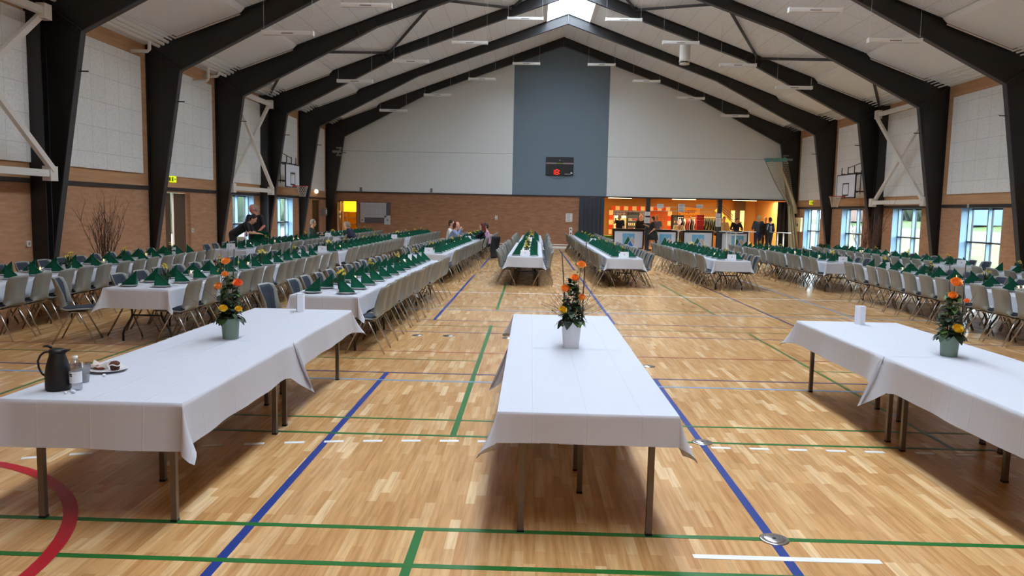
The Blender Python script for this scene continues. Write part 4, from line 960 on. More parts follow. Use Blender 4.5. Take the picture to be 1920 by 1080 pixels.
# ================================================================ kiosk room behind the right half of the back wall
mat('orange_wall', (204, 158, 90), .8); mat('cream_ceiling', (232, 214, 170), .7); mat('warm_tube', (255, 236, 180), .5, emit=(255, 232, 170), es=2.2)
q = MB(); q.box(2.2, 13.3, 46.0, 46.2, 0, 2.9, 0); q.box(2.1, 2.2, WB+.3, 46.2, 0, 2.9, 0); q.box(13.2, 13.3, WB+.3, 46.2, 0, 2.9, 0)
struct('wall_kiosk', q, 'orange_wall')
q = MB(); q.box(2.1, 13.3, WB+.3, 46.2, 2.75, 2.9); struct('ceiling_kiosk', q, 'cream_ceiling')
for i, (x, y) in enumerate(((4.6, 41), (7.2, 40.6), (9.3, 41), (11.6, 40.6), (5, 44), (8.6, 44), (12, 44))):
    t = thing('ceiling_light', 'warm fluorescent ceiling light in the kiosk room, %s' % ('%s of the front row' % ORD[i+1] if i < 4 else '%s of the rear row' % ORD[i-3]), 'ceiling light', (x, y, 2.75), 0, 'kiosk ceiling lights')
    q = MB(); q.box(-.7, .7, -.09, .09, -.05, 0); q.build('housing', 'white_paint', t)
    q = MB(); q.tube([(-.66, 0, -.07), (.66, 0, -.07)], .025, 8); q.build('tube', 'warm_tube', t)
for x in (4.2, 7, 9.8, 12.2): area('kiosk_lamp', (x, 42.2, 2.62), (1.6, .5), (0, 0, 0), 58, (1, .78, .44))
# opening trims: posts with notices
mat('paper', (216, 214, 208), .7); mat('print_grey', (120, 118, 116), .7)
def sheet(px0, py0, px1, py1, Y, label, lines=6, parent=None):
    a, b = at(px0, py0, Y), at(px1, py1, Y); w, h = abs(b.x-a.x), abs(a.z-b.z)
    q = MB(); q.box(-w/2, w/2, -.003, 0, -h/2, h/2, 0)
    rr = random.Random(int(px0*7))
    for i in range(lines):
        z = h/2-h*(i+1.2)/(lines+1.4); q.box(-w*.36, w*(.36-rr.uniform(0, .3)), -.005, -.003, z-h*.018, z+h*.018, 1)
    o = q.build('paper_notice', ['paper', 'print_grey']); o.location = ((a.x+b.x)/2, Y, (a.z+b.z)/2); tag(o, label, 'notice'); return o
for px, nm in ((1214.5, 'door-side'), (1349, 'window-side')):
    P = at(px, 420, WB-.02); q = MB(); q.box(-.1, .1, -.1, .1, 0, 2.6); o = q.build('kiosk_post', 'charcoal'); o.location = (P.x, WB+.1, 0); tag(o, 'dark grey square post in the kiosk opening, %s one' % nm, 'post')
sheet(1208.5, 397, 1219, 404.5, WB-.02, 'upper white notice on the door-side kiosk post', 3); sheet(1208, 407.5, 1218, 418.5, WB-.02, 'lower white notice on the door-side kiosk post', 5)
sheet(1342, 400, 1351, 408, WB-.02, 'upper white notice on the window-side kiosk post', 3); sheet(1342, 408.5, 1351.5, 425, WB-.02, 'long white notice on the window-side kiosk post', 8)
sheet(1232, 382, 1244, 391, WB+.12, 'white notice hanging in the kiosk opening beside the door-side post', 2); sheet(1271.5, 382, 1283.5, 398, WB+.12, 'tall white notice hanging in the middle of the kiosk opening', 6); sheet(1305.5, 383, 1317.5, 391, WB+.12, 'white notice hanging in the kiosk opening beside the window-side post', 2)
sheet(1061, 400, 1073, 416, WB-.02, 'white paper notice on the brick wall beside the grey curtain', 7)
q = MB()
for z in (2.18, 1.98): q.tube([(6.05, WB+.12, z), (9.3, WB+.12, z)], .012, 6)
tag(q.build('hanging_rail', 'white_paint'), 'thin white rails across the kiosk opening between the posts', 'rail')
# counters with the mountain emblem panels
mat('panel_white', (214, 216, 222), .5); mat('logo_sky', (110, 176, 210), .5); mat('logo_green', (10, 92, 56), .5); mat('logo_blue', (52, 104, 190), .5); mat('logo_tan', (206, 172, 146), .5); mat('counter_top', (36, 26, 24), .3)
CNT = [(1152, 1206), (1232, 1268), (1283, 1336), (1354, 1402)]
for i, (pa, pb) in enumerate(CNT):
    a, b = at(pa, 430, WB+.22).x, at(pb, 430, WB+.22).x; w = b-a; z = 1.0; LX = (.5 if i == 0 else .45 if i == 1 else .5 if i == 2 else .62)
    t = thing('bar_counter', 'dark bar counter with mountain emblem panel, %s from the grey curtain' % ORD[i+1], 'counter', (a, WB+.22, 0), 0, 'bar counters in the kiosk opening')
    q = MB(); q.box(-.06, w+.06, .02, .6, .05, z); q.build('body', 'counter_top', t)
    q = MB(); q.box(-.1, w+.1, -.1, .65, z, z+.05); q.build('top', 'counter_top', t)
    p = MB(); p.box(.02, w-.02, -.012, .02, .1, z-.08); pn = p.build('front_panel', 'panel_white', t)
    cx = w*LX; s = .62; x0, z0 = cx-s/2, .17
    def lo(u, v): return (x0+u*s, z0+v*s*1.05)
    q = MB(); rr_ = .07; pl = []
    for (cu, cv, a0) in ((1-rr_, 1-rr_, 0), (rr_, 1-rr_, 90), (rr_, rr_*.2, 180), (1-rr_, rr_*.2, 270)):
        r2 = rr_ if cv > .5 else rr_*.2
        for k in range(5): aa = math.radians(a0+k*22.5); pl.append(lo(cu+r2*math.cos(aa)*(1 if cv > .5 else 1), cv+r2*math.sin(aa)))
    q.prism(pl, 'y', -.016, -.012, 0)
    def tri(pts, k, d): q.prism([lo(*p) for p in pts], 'y', -.016-d, -.012, k)
    tri([(-.02, 0), (.0, 0), (.46, .86), (.66, .5), (.36, 0)], 4, .001); tri([(.02, .0), (.46, .80), (.62, .5), (.34, 0)], 1, .003)
    tri([(.36, 0), (.64, .52), (.94, 0)], 4, .004); tri([(.385, .0), (.64, .46), (.90, 0)], 2, .006)
    tri([(.64, .57), (.80, .76), (.995, .42), (.995, .02), (.97, .02)], 4, .002); tri([(.69, .53), (.80, .7), (.975, .40), (.975, .08)], 3, .005)
    q.build('emblem', ['logo_sky', 'logo_green', 'logo_blue', 'logo_tan', 'panel_white'], pn)
# curtains
def curtain(name, px0, px1, Y, z1, label, m='charcoal', seed=1, z0=.02):
    a, b = at(px0, 400, Y).x, at(px1, 400, Y).x; n = int((b-a)/.028)
    q = MB(); q.grid(lambda u, v: (u*(b-a), .05*math.sin(u*n*.9)+.02*math.sin(u*n*2.3+seed), z0+v*(z1-z0)), n*2, 4)
    o = q.build(name, m, solid=.012, recalc=False); o.location = (a, Y, 0); tag(o, label, 'curtain')
mat('curtain_brown', (70, 58, 52), .9); mat('curtain_grey', (66, 68, 76), .9)
curtain('curtain', 1086, 1110, WB-.1, 2.58, 'grey stage curtain beside the brick wall', 'curtain_grey', 1); curtain('curtain', 1109.5, 1133, WB-.16, 2.58, 'grey stage curtain at the edge of the kiosk opening', 'curtain_grey', 4)
curtain('curtain', 1458, 1482, WB+.2, 2.55, 'dark curtain at the window-side end of the kiosk opening', 'curtain_brown', 2)
# kiosk furnishings
def pbox(name, label, cat, px0, py0, px1, py1, Y, d, m, parts=None, z0=None, grp=None):
    a, b = at(px0, py0, Y), at(px1, py1, Y); zb = b.z if z0 is None else z0
    t = thing(name, label, cat, ((a.x+b.x)/2, Y, zb), 0, grp); w, h = (b.x-a.x)/2, a.z-zb
    q = MB(); q.box(-w, w, 0, d, 0, h); q.build('body', m, t); return t, w, h
mat('fridge_inside', (190, 190, 150), .6); mat('fridge_white', (226, 214, 176), .5); mat('can_gold', (186, 160, 60), .5); mat('can_red', (170, 40, 40), .5)
def fridge(px0, py0, px1, Y, label, m, dark=True):
    t, w, h = pbox('drinks_fridge', label, 'fridge', px0, py0, px1, 440, Y, .6, m, z0=0)
    q = MB(); q.box(-w+.05, w-.05, -.01, 0, .3, h-.12, 0); q.build('glass_door', 'fridge_inside' if not dark else 'charcoal', t)
    q = MB(); q.box(-w+.03, w-.03, -.02, 0, h-.11, h-.02); q.build('header', 'warm_tube' if not dark else m, t)
    rr = random.Random(int(px0))
    for k in range(5):
        q = MB(); z = .35+k*(h-.55)/5; q.box(-w+.06, w-.06, -.03, -.01, z, z+.015, 0)
        for j in range(5): x = -w+.1+j*(2*w-.2)/4.5; q.lathe([(.026, z+.015), (.026, z+.13), (.001, z+.13)], 8, (x, -.03, 0), rr.choice((1, 2, 3)))
        q.build('shelf', ['white_paint', 'can_gold', 'can_red', 'fridge_white'], t)
fridge(1152, 404, 1173, 43.5, 'yellow-white drinks fridge behind the first counter', 'fridge_white', False); fridge(1176.5, 398, 1197, 43.2, 'black drinks fridge behind the first counter', 'black'); fridge(1262, 403, 1281, 43.4, 'black and cream drinks fridge in the middle of the kiosk', 'black')
mat('stripe_red', (226, 74, 30), .7, emit=(226, 60, 16), es=.0); mat('stripe_cream', (248, 226, 170), .7)
t = thing('striped_arch', 'red and cream striped frame around the kiosk back wall', 'frame', (0, 45.3, 0))
a, b, c2 = at(1146, 390, 45.3), at(1256, 390, 45.3), at(1146, 428, 45.3)
q = MB(); n = 14; x0, x1, zt = a.x, b.x, a.z
for k in range(n): q.box(x0+(x1-x0)*k/n, x0+(x1-x0)*(k+1)/n, -.1, 0, zt-.12, zt+.12, k % 2)
for k in range(8):
    z1 = zt-.12-k*.28
    for x in (x0, x1): q.box(x-.12, x+.12, -.1, 0, z1-.28, z1, (k+1) % 2)
q.build('striped_band', ['stripe_red', 'stripe_cream'], t)
q = MB(); q.box(x0+.12, x1-1.2, -.02, 0, .6, zt-.12, 0)
for k in range(24): x = x0+.2+k*(x1-x0-1.4)/24; q.box(x, x+.015, -.03, -.02, .8, zt-.12, 1)
for k in range(9): z = .9+k*.15; q.box(x0+.12, x1-1.2, -.03, -.02, z, z+.015, 1)
mat('purple_grey', (92, 84, 120), .8); q.build('lattice_backdrop', ['purple_grey', 'paper'], t)
q = MB()
for k in range(14):
    xx = x1-1.2+k*.09; q.bar((xx, -.04, .7), (xx+.05, -.04, zt-.15), .03, .02, 0); q.bar((x1-1.2, -.05, .8+k*.11), (x1-.1, -.05, .85+k*.11), .02, .025, 0)
q.build('net', 'stripe_red', t)
# poster with the letters seen between the notices
mat('poster_yellow', (240, 176, 60), .7); mat('letter_red', (176, 40, 24), .7)
a, b = at(1272, 388, 45.9), at(1311, 432, 45.9)
t = thing('poster', 'large yellow poster with red lettering on the kiosk back wall', 'poster', ((a.x+b.x)/2, 45.9, (a.z+b.z)/2))
q = MB(); w, h = (b.x-a.x)/2, (a.z-b.z)/2; q.box(-w, w, -.01, 0, -h, h); q.build('sheet', 'poster_yellow', t)
def text(body, size, loc, m, parent, rot=(PI/2, 0, 0), align='CENTER'):
    c = bpy.data.curves.new('lettering_curve', 'FONT'); c.body = body; c.size = size; c.align_x = align; c.extrude = .002; c.materials.append(MATS[m])
    o = bpy.data.objects.new('tmp_text', c); COL.objects.link(o); bpy.context.view_layer.update(); me = bpy.data.meshes.new_from_object(o.evaluated_get(bpy.context.evaluated_depsgraph_get())); bpy.data.objects.remove(o)
    o = bpy.data.objects.new('lettering', me); COL.objects.link(o); o.parent = parent; o.location = loc; o.rotation_euler = rot; return o
text('Super', .36, (0, -.02, h-.34), 'letter_red', t); text('koncert', .36, (0, -.02, h-.62), 'letter_red', t)
t = thing('clothes_rack', 'clothes rack with pink, white and dark garments in the kiosk', 'clothes rack', (at(1293, 400, 42.5).x, 42.5, 0))
q = MB(); q.tube([(-.6, 0, 0), (-.6, 0, 1.65), (.6, 0, 1.65), (.6, 0, 0)], .018, 8); q.build('rail', 'chrome', t)
for k in range(9):
    q = MB(); x = -.5+k*.125; q.grid(lambda u, v, x=x: (x+.03*math.sin(v*9), (u-.5)*.4*(1+.2*(1-v)), .75+v*.85-.15*abs(u-.5)*v), 6, 6)
    q.build('garment', ['cl_pink', 'cl_navy', 'cl_white', 'letter_red'][k % 4], t, solid=.03, recalc=False)
mat('crate_red', (170, 32, 52), .6)
for k in range(6):
    P = at(1312, 418, 42); q = MB(); q.box(-.19, .19, -.15, .15, 0, .14); q.box(-.2, .2, -.16, .16, .11, .14); o = q.build('crate', 'crate_red'); o.location = (P.x, 42, .95+k*.15-.02); tag(o, 'red stacked crate on the kiosk back shelf, %s from the bottom' % ORD[k+1], 'crate', 'red crates')
q = MB(); q.box(7.2, 10.2, 41.7, 42.4, .85, .93, 0); q.box(7.25, 7.3, 41.7, 42.4, 0, .85); q.box(10.1, 10.15, 41.7, 42.4, 0, .85)
tag(q.build('shelf_table', 'door_brown'), 'brown shelf table behind the middle of the kiosk', 'table')
t = thing('coat_rack', 'coat rack with dark olive jackets beside the kiosk post', 'coat rack', (at(1330, 410, 42.8).x, 42.8, 0))
q = MB(); q.tube([(-.55, 0, 0), (-.55, 0, 1.7), (.55, 0, 1.7), (.55, 0, 0)], .018, 8); q.build('rail', 'chrome', t)
for k in range(7):
    q = MB(); x = -.45+k*.14; q.grid(lambda u, v, x=x: (x+.05*math.sin(v*7+k), (u-.5)*.45, .7+v*.95-.2*abs(u-.5)*v), 6, 6); q.build('jacket', 'cl_darkgreen', t, solid=.05, recalc=False)
# staircase and doorway on the window side of the kiosk room
mat('wood_yellow', (222, 160, 60), .6)
t = thing('staircase', 'yellow wooden staircase rising at the rear of the kiosk room', 'staircase', (11.6, 44.0, 0))
for k in range(8):
    q = MB(); q.box(-1.2+k*.22, -.9+k*.22, -.45, .45, 2.0-k*.25, 2.04-k*.25); q.build('step', 'wood_yellow', t)
q = MB(); q.bar((-1.3, -.5, 2.15), (.9, -.5, .0), .05, .22); q.build('stringer', 'wood_yellow', t)
q = MB()
for k in range(4): q.bar((-1.3, -.5, 2.3+k*.13-.1), (.2, -.5, 1.0+k*.13), .02, .03)
q.build('railing', 'black', t)
curtain('curtain', 1371, 1378, 43.5, 2.1, 'cream hanging curtain strip behind the fourth counter', 'stripe_cream', 3, .1); curtain('curtain', 1388, 1396, 43.5, 2.1, 'second cream curtain strip behind the fourth counter', 'stripe_cream', 5, .1)
q = MB(); q.box(-.3, .3, 0, .05, 0, 2.72); o = q.build('door_panel', 'door_brown'); o.location = (12.2, 45.6, 0); tag(o, 'dark doorway panel at the rear of the kiosk room', 'door')
q = MB(); q.box(-.35, .35, -.2, .2, 0, .55, 0); q.box(-.4, .4, -.25, .25, .55, .6, 0); mat('lime', (120, 170, 50), .6)
o = q.build('lime_cabinet', 'lime'); o.location = (at(1140, 440, 40.6).x, 40.6, .4); o.scale = (1.2, 1, 1.1); tag(o, 'lime green low cabinet beside the grey curtain', 'cabinet'); o.location.z = 0
for i, (px, top, hair, lb, Y, lk, kw) in enumerate((
    (1161, 'cl_black', 'hair_blond', 'woman in black raising one arm behind the first counter', 40.4, (1, .3, 0), dict(wrr=(.25, .35, 1.5), elr=(.28, .12, 1.3))),
    (1201, 'cl_black', 'hair_blond', 'blond person in black behind the door-side kiosk post', 41.2, (0, 1, 0), {}),
    (1231, 'cl_grey', 'hair_blond', 'man in grey patterned shirt behind the second counter', 40.3, (-.5, 1, -.1), {}),
    (1270, 'cl_cream', None, 'person in cream shirt bending behind the counters', 40.8, (0, 1, -.6), dict(hed=(0, .5, 1.2), nek=(0, .35, 1.25), che=(0, .22, 1.15), shl=(-.2, .3, 1.2), shr=(.2, .3, 1.2), wai=(0, .08, 1.0), ell=(-.25, .4, .98), elr=(.25, .4, .98), wrl=(-.2, .6, .95), wrr=(.2, .6, .95))),
    (1357, 'cl_cream', 'hair_dark', 'person in cream top behind the fourth counter beside the post', 41.0, (0, 1, 0), {}),
    (1380, 'cl_black', 'hair_dark', 'dark-haired man in black leaning on the fourth counter', 40.4, (-.2, 1, -.4), dict(hed=(0, .12, 1.56), nek=(0, .05, 1.42), ell=(-.3, .1, 1.14), elr=(.3, .1, 1.14), wrl=(-.25, .3, 1.08), wrr=(.25, .3, 1.08))))):
    person(lb, (at(px, 430, Y).x, Y, 0), PI, ov(STAND, **kw), top, 'cl_black', hair, 1.0, 1.05, 'short' if i in (0, 2) else 'long', look=lk)
person('woman in short black dress standing at the door-side kiosk post', (at(1223, 450, 38.55).x, 38.55, 0), PI/2-.1, ov(STAND, che=(0, .03, 1.31), elr=(.24, .15, 1.22), wrr=(.15, .38, 1.32), ell=(-.30, -.06, 1.12), wrl=(-.26, .12, .95), anl=(-.1, -.22, .09), knl=(-.1, -.06, .5), anr=(.1, .1, .08), knr=(.1, .12, .5), shl=(-.2, 0, 1.42), shr=(.2, 0, 1.42)), 'cl_black', 'cl_black', 'hair_dark', .96, 1.35, 'short', look=(0, 1, .05), skirt=True)
person('man in dark jacket and jeans with his back to the hall at the bar', (at(1421, 440, 38.6).x, 38.6, 0), .15, ov(STAND, wrl=(-.2, .2, 1.1), wrr=(.2, .2, 1.1), ell=(-.27, 0, 1.16), elr=(.27, 0, 1.16)), 'cl_jacket', 'cl_jeans', 'hair_blond', 1.06, 1.15, 'long', look=(-.3, 1, -.2), hairlen='thin')
person('person in shiny black jacket beside the man in jeans at the bar', (at(1443, 440, 38.3).x, 38.3, 0), .5, STAND, 'cl_leather', 'cl_black', 'hair_dark', 1.0, 1.1, 'long', look=(.2, 1, 0))
person('light-haired person behind the two at the bar', (at(1434, 440, 40.8).x, 40.8, 0), PI, STAND, 'cl_black', 'cl_black', 'hair_blond', 1.0, 1.0, 'long')
# standing bar tables
def bartable(px, Y, lb, z=1.06, r=.34):
    t = thing('bar_table', lb, 'bar table', (at(px, 440, Y).x, Y, 0), 0, None)
    q = MB(); q.lathe([(r, z-.025), (r+.005, z-.01), (r, z), (.001, z)], 28); q.build('top', 'card', t)
    q = MB(); q.tube([(0, 0, .02), (0, 0, z-.02)], .035, 12); q.build('pole', 'white_paint', t)
    q = MB(); q.lathe([(.26, 0), (.26, .012), (.05, .03), (.001, .03)], 24); q.build('base', 'white_paint', t)
for px, Y, lb in ((1362, 37.2, 'white standing bar table before the fourth counter, door-wall side'), (1379, 36.2, 'white standing bar table before the fourth counter, closest to the rows'), (1404, 38.2, 'white standing bar table before the man in jeans'), (1458, 38.0, 'white standing bar table beside the net, door-wall side'), (1469, 37.3, 'white standing bar table beside the net, window-wall side'), (1272, 38.4, 'white standing bar table between the second and third counters')): bartable(px, Y, lb)
# ================================================================ things on the walls
t = thing('scoreboard', 'black scoreboard with red digits on the blue-grey wall panel', 'scoreboard', (1.37, WB-.02, 4.1))
mat('board_black', (14, 12, 16), .35); mat('led', (255, 60, 30), .5, emit=(255, 44, 20), es=.9); mat('led_off', (50, 20, 22), .5); mat('band_pink', (150, 120, 130), .6); mat('band_green', (150, 170, 60), .6)
q = MB(); q.box(-.69, .69, -.09, 0, -.45, .45); q.build('body', 'board_black', t, bevel=.01)
q = MB(); q.box(-.68, -.18, -.095, -.09, .1, .17, 0); q.box(.18, .68, -.095, -.09, .1, .17, 0); q.box(-.18, .18, -.095, -.09, .12, .15, 1); q.build('team_band', ['band_pink', 'band_green'], t)
def seg(q, x, z, on, s=.12, w=.028):
    S_ = {'a': (0, 2), 'b': (1, 1.5), 'c': (1, .5), 'd': (0, 0), 'e': (-1, .5), 'f': (-1, 1.5), 'g': (0, 1)}
    for k, (i, j) in S_.items():
        if k not in on: continue
        cz = z+(j-1)*s
        if k in 'adg': q.box(x-s*.4, x+s*.4, -.098, -.09, cz-w/2, cz+w/2)
        else: q.box(x+i*s*.5-w/2, x+i*s*.5+w/2, -.098, -.09, cz-s*.42, cz+s*.42)
q = MB(); seg(q, -.33, -.30, 'bc'); seg(q, -.13, -.30, 'abcdefg'); q.box(-.03, 0.0, -.098, -.09, -.25, -.21); q.box(-.03, 0.0, -.098, -.09, -.39, -.35); q.build('digits', 'led', t)
q = MB(); q.box(.25, .55, -.095, -.09, -.4, -.38, 0); q.box(.55, .63, -.095, -.09, -.36, -.30, 0); q.box(-.02, .03, -.095, -.09, .28, .3, 0); q.build('maker_mark', 'card', t)
q = MB(); q.tube([(-.6+1.0*k/12, -.02, -.45-.18*math.sin(PI*k/12)) for k in range(13)], .008, 6); q.build('cable', 'black', t)
t = thing('notice_board', 'grey notice board with paper sheets beside the yellow store room door', 'notice board', (-7.87, WB-.01, 1.6))
mat('board_grey', (86, 80, 84), .8); mat('sheet_grey', (186, 186, 188), .8)
q = MB(); q.box(-.78, .78, -.03, 0, -.52, .52); q.build('backing', 'board_grey', t)
for i in range(6):
    q = MB(); q.box(-.76+i*.22, -.55+i*.22, -.036, -.03, -.24, .5, 0)
    for k in range(8): q.box(-.73+i*.22, -.6+i*.22, -.038, -.036, -.18+k*.08, -.165+k*.08, 1)
    q.build('paper_sheet', ['sheet_grey', 'print_grey'], t)
for x0_, x1_, z0_, z1_ in ((-.76, -.55, -.5, -.25), (.46, .77, -.58, -.13)):
    q = MB(); q.box(x0_, x1_, -.036, -.03, z0_, z1_, 0); q.box((x0_+x1_)/2-.04, (x0_+x1_)/2+.04, -.038, -.036, (z0_+z1_)/2-.05, (z0_+z1_)/2+.05, 1); q.build('paper_sheet', ['sheet_grey', 'print_grey'], t)
for px, py, sx, sz, m1, lb in ((1070, 434, .07, .2, 'white_paint', 'white socket panel low on the brick wall beside the curtain'), (930.5, 408, .06, .1, 'white_paint', 'small white detector on the brick wall above the centre row'), (677, 355, .06, .1, 'lamp_grille', 'small grey bracket under the pale wall above the notice board'), (809, 357, .06, .1, 'lamp_grille', 'small grey bracket under the pale wall left of the blue panel')):
    P = at(px, py, WB); q = MB(); q.box(-sx, sx, -.07, 0, -sz, sz, 0)
    for k in (-1, 1): q.box(-sx*.4, sx*.4, -.075, -.07, k*sz*.5-sz*.18, k*sz*.5+sz*.18, 1)
    o = q.build('wall_fitting', [m1, 'black']); o.location = P; tag(o, lb, 'wall fitting')
for (px, py, X, s, lb, sz) in ((52, 457, WL, 1, 'white light switch on the brick door wall before the nearest frame', .06), (360, 432, WL, 1, 'white light switch beside the brown door', .06), (1850-33, 386, WR, -1, 'small white sensor above the window nearest the camera', .05)):
    P = onx(px, py, X); q = MB(); q.box(min(0, s*.03), max(0, s*.03), -sz, sz, -sz, sz, 0); q.box(min(0, s*.036), max(0, s*.036), -sz*.4, sz*.4, -sz*.5, sz*.5, 1)
    o = q.build('switch', ['white_paint', 'lamp_grille']); o.location = P; tag(o, lb, 'switch')
P = onx(1498, 421, WR); t = thing('electric_cabinet', 'cream electric cabinet on the window wall beside the net', 'cabinet', (WR-.01, P.y-.12, P.z))
q = MB(); q.box(-.12, 0, -.48, .48, -.34, .34); q.build('body', 'stripe_cream', t)
q = MB(); q.box(-.15, -.12, -.1, -.06, -.08, .04); q.build('handle', 'charcoal', t)
P = onx(616, 397, WL); t = thing('wall_box', 'grey box on the door wall beside the last frame', 'box', (WL, 37.9, P.z))
q = MB(); q.box(0, .22, -.2, .2, -.19, .19); q.build('body', 'lamp_grille', t, bevel=.015)
q = MB(); q.box(.22, .26, -.05, .05, -.1, .1); q.build('dial', 'white_paint', t)
mat('exit_lit', (200, 210, 40), .5, emit=(200, 215, 20), es=.45); mat('exit_mark', (120, 150, 20), .5); mat('bulb', (255, 244, 210), .5, emit=(255, 236, 190), es=1.5)
for px, py, X, s, lb in ((322, 336, WL, 1, 'lit yellow-green exit sign on the door wall above the brown door'), (1522, 380, WR, -1, 'lit yellow-green exit sign on the window wall beside the net')):
    P = onx(px, py, X); t = thing('exit_sign', lb, 'exit sign', (X+s*.02, P.y, P.z))
    q = MB(); q.box(-.04, .04, -.17, .17, -.09, .09); q.build('housing', 'exit_lit', t, bevel=.006)
    for sy, nrm in ((-1, 1),):
        q = MB(); q.box(-.03, .03, -.174, -.17, -.05, .05); q.box(s*.04-.003, s*.04+.003, -.13, -.03, -.06, .06); q.box(s*.04-.003, s*.04+.003, .03, .13, -.015, .015); q.build('pictogram', 'exit_mark', t)
P = onx(590, 359, WL); t = thing('wall_lamp', 'round lit lamp on the door wall near the last frame', 'lamp', (WL+.08, P.y, P.z)); q = MB(); q.ball((0, 0, 0), .1, 12); q.build('globe', 'bulb', t); q = MB(); q.box(-.08, -.03, -.07, .07, -.07, .07); q.build('mount', 'white_paint', t)
# floodlight brackets on the last frame
for px, py, s, lb in ((636, 284, 1, 'grey floodlight bracket on the last frame, door-wall side'), (1473, 299, -1, 'grey floodlight bracket on the last frame, window-wall side')):
    P = at(px, py, 38.55); t = thing('bracket', lb, 'bracket', P)
    q = MB(); q.box(-.06-.3*(s>0), .06+.3*(s<0), .03, .2, -.05, .05); q.build('wall_plate', 'lamp_grille', t)
    q = MB(); q.box(-.14, .14, -.05, .05, .15, .21); q.box(-.14, .14, -.05, .05, -.21, -.15); q.bar((-.1*s, 0, -.18), (.1*s, 0, .18), .05, .06); q.build('body', 'lamp_grille', t)
# basketball hoops
mat('net_white', (226, 220, 200), .8); mat('hoop_red', (196, 50, 30), .5)
def hoop(X, Yc, s, lb):
    t = thing('basketball_hoop', lb, 'basketball hoop', (X, Yc, 3.05))
    q = MB(); q.box(-.015, .015, -.88, .88, -.45, .45); q.build('backboard', 'card', t)
    q = MB()
    for y0_, y1_, z0_, z1_ in ((-.9, .9, .43, .47), (-.9, .9, -.47, -.43), (-.9, -.86, -.47, .47), (.86, .9, -.47, .47)): q.box(-.02, .02, y0_, y1_, z0_, z1_)
    for y0_, y1_, z0_, z1_ in ((-.3, .3, .08, .13), (-.3, .3, -.37, -.32), (-.3, -.25, -.37, .13), (.25, .3, -.37, .13)): q.box(min(s*.015, s*.02), max(s*.015, s*.02), y0_, y1_, z0_, z1_)
    q.build('backboard_border', 'black', t)
    q = MB(); q.tube([(s*(.40+.225*math.cos(a)), .225*math.sin(a), -.40) for a in [k*PI/12 for k in range(25)]], .012, 6, cap=False); q.box(min(s*.02, s*.2), max(s*.02, s*.2), -.06, .06, -.43, -.38); q.build('rim', 'hoop_red', t)
    q = MB()
    for k in range(12):
        for dr in (1, -1):
            pts = []
            for j in range(7): f = j/6; a = (k+dr*j*.5)*PI/6; r = .225-.11*f**.7; pts.append((s*.40+r*math.cos(a), r*math.sin(a), -.40-.42*f))
            q.tube(pts, .005, 4)
    q.build('net', 'net_white', t)
    q = MB(); W_ = ((WL+.05 if s > 0 else WR-.05)-X)
    for y in (-.6, .0, .6):
        for z in (-.2, .5): q.tube([(0-s*.02, y, z), (W_, y*1.2, z)], .018, 6)
        q.tube([(-s*.04, y, -.4), (-s*.04, y, .75)], .018, 6)
    for z in (.5, -.2): q.tube([(-s*.3, -.7, z), (-s*.3, .7, z)], .016, 6)
    q.tube([(-s*.03, 0, .7), (W_, -.75, 1.1)], .014, 6); q.tube([(-s*.3, -.6, -.3), (-s*.3, -.6, .6)], .016, 6)
    q.build('mount_frame', 'charcoal', t)
hoop(-9.62, 31.05, 1, 'white basketball backboard with hoop on the door wall'); hoop(12.32, 30.8, -1, 'white basketball backboard with hoop on the window wall')
# hanging court net gathered beside the last frame
mat('net_cream', (196, 184, 150), .8); mat('net_teal', (96, 160, 160), .8)
t = thing('court_net', 'pale hanging net with teal band, gathered beside the kiosk opening', 'net', (0, 0, 0))
A, B2 = at(1433, 297, 38.3), at(1475, 296, 38.3); Cc, D = at(1478, 385, 38.3), at(1492, 400, 38.3)
def npt(u, v):       # v 0 top .. 1 gathered waist
    a = A.lerp(B2, u); b = Cc.lerp(D, u); p = a.lerp(b, v); p = p+Vector((.0, .0, -.1*math.sin(v*PI)*(1-u))); return (p.x, 38.3+.05*math.sin(u*16+v*3), p.z)
q = MB(); q.grid(npt, 16, 30); o = q.build('net_upper', 'net_cream', t, recalc=False); w_ = o.modifiers.new('w', 'WIREFRAME'); w_.thickness = .014; w_.use_replace = True
q = MB(); q.tube([npt(0, k/12) for k in range(13)], .012, 5); q.build('cord', 'black', t)
q = MB(); q.tube([Vector(npt(.5+.5*(k/8), .0+k/8)) for k in range(9)], [.03+.01*k for k in range(9)], 8); q.build('gathered_fold', 'net_cream', t)
E0, E1 = at(1478, 464, 38.3), at(1501, 464, 38.3)
q = MB(); q.grid(lambda u, v: ((Cc.x+.1)*(1-v)+v*(E0.x+(E1.x-E0.x)*u)+(u-.5)*.24*(1-v), 38.25+.09*math.sin(u*22), (Cc.z)*(1-v)+.15*v), 24, 14); q.build('net_skirt', 'net_cream', t, recalc=False, solid=.008)
q = MB(); T0, T1 = at(1435, 304, 38.3), at(1475, 303, 38.3); q.add([(A.x, 38.28, A.z), (B2.x, 38.28, B2.z), (T1.x, 38.28, T1.z), (T0.x, 38.28, T0.z)], [(0, 1, 2, 3)]); q.build('teal_band', 'net_teal', t, solid=.01)
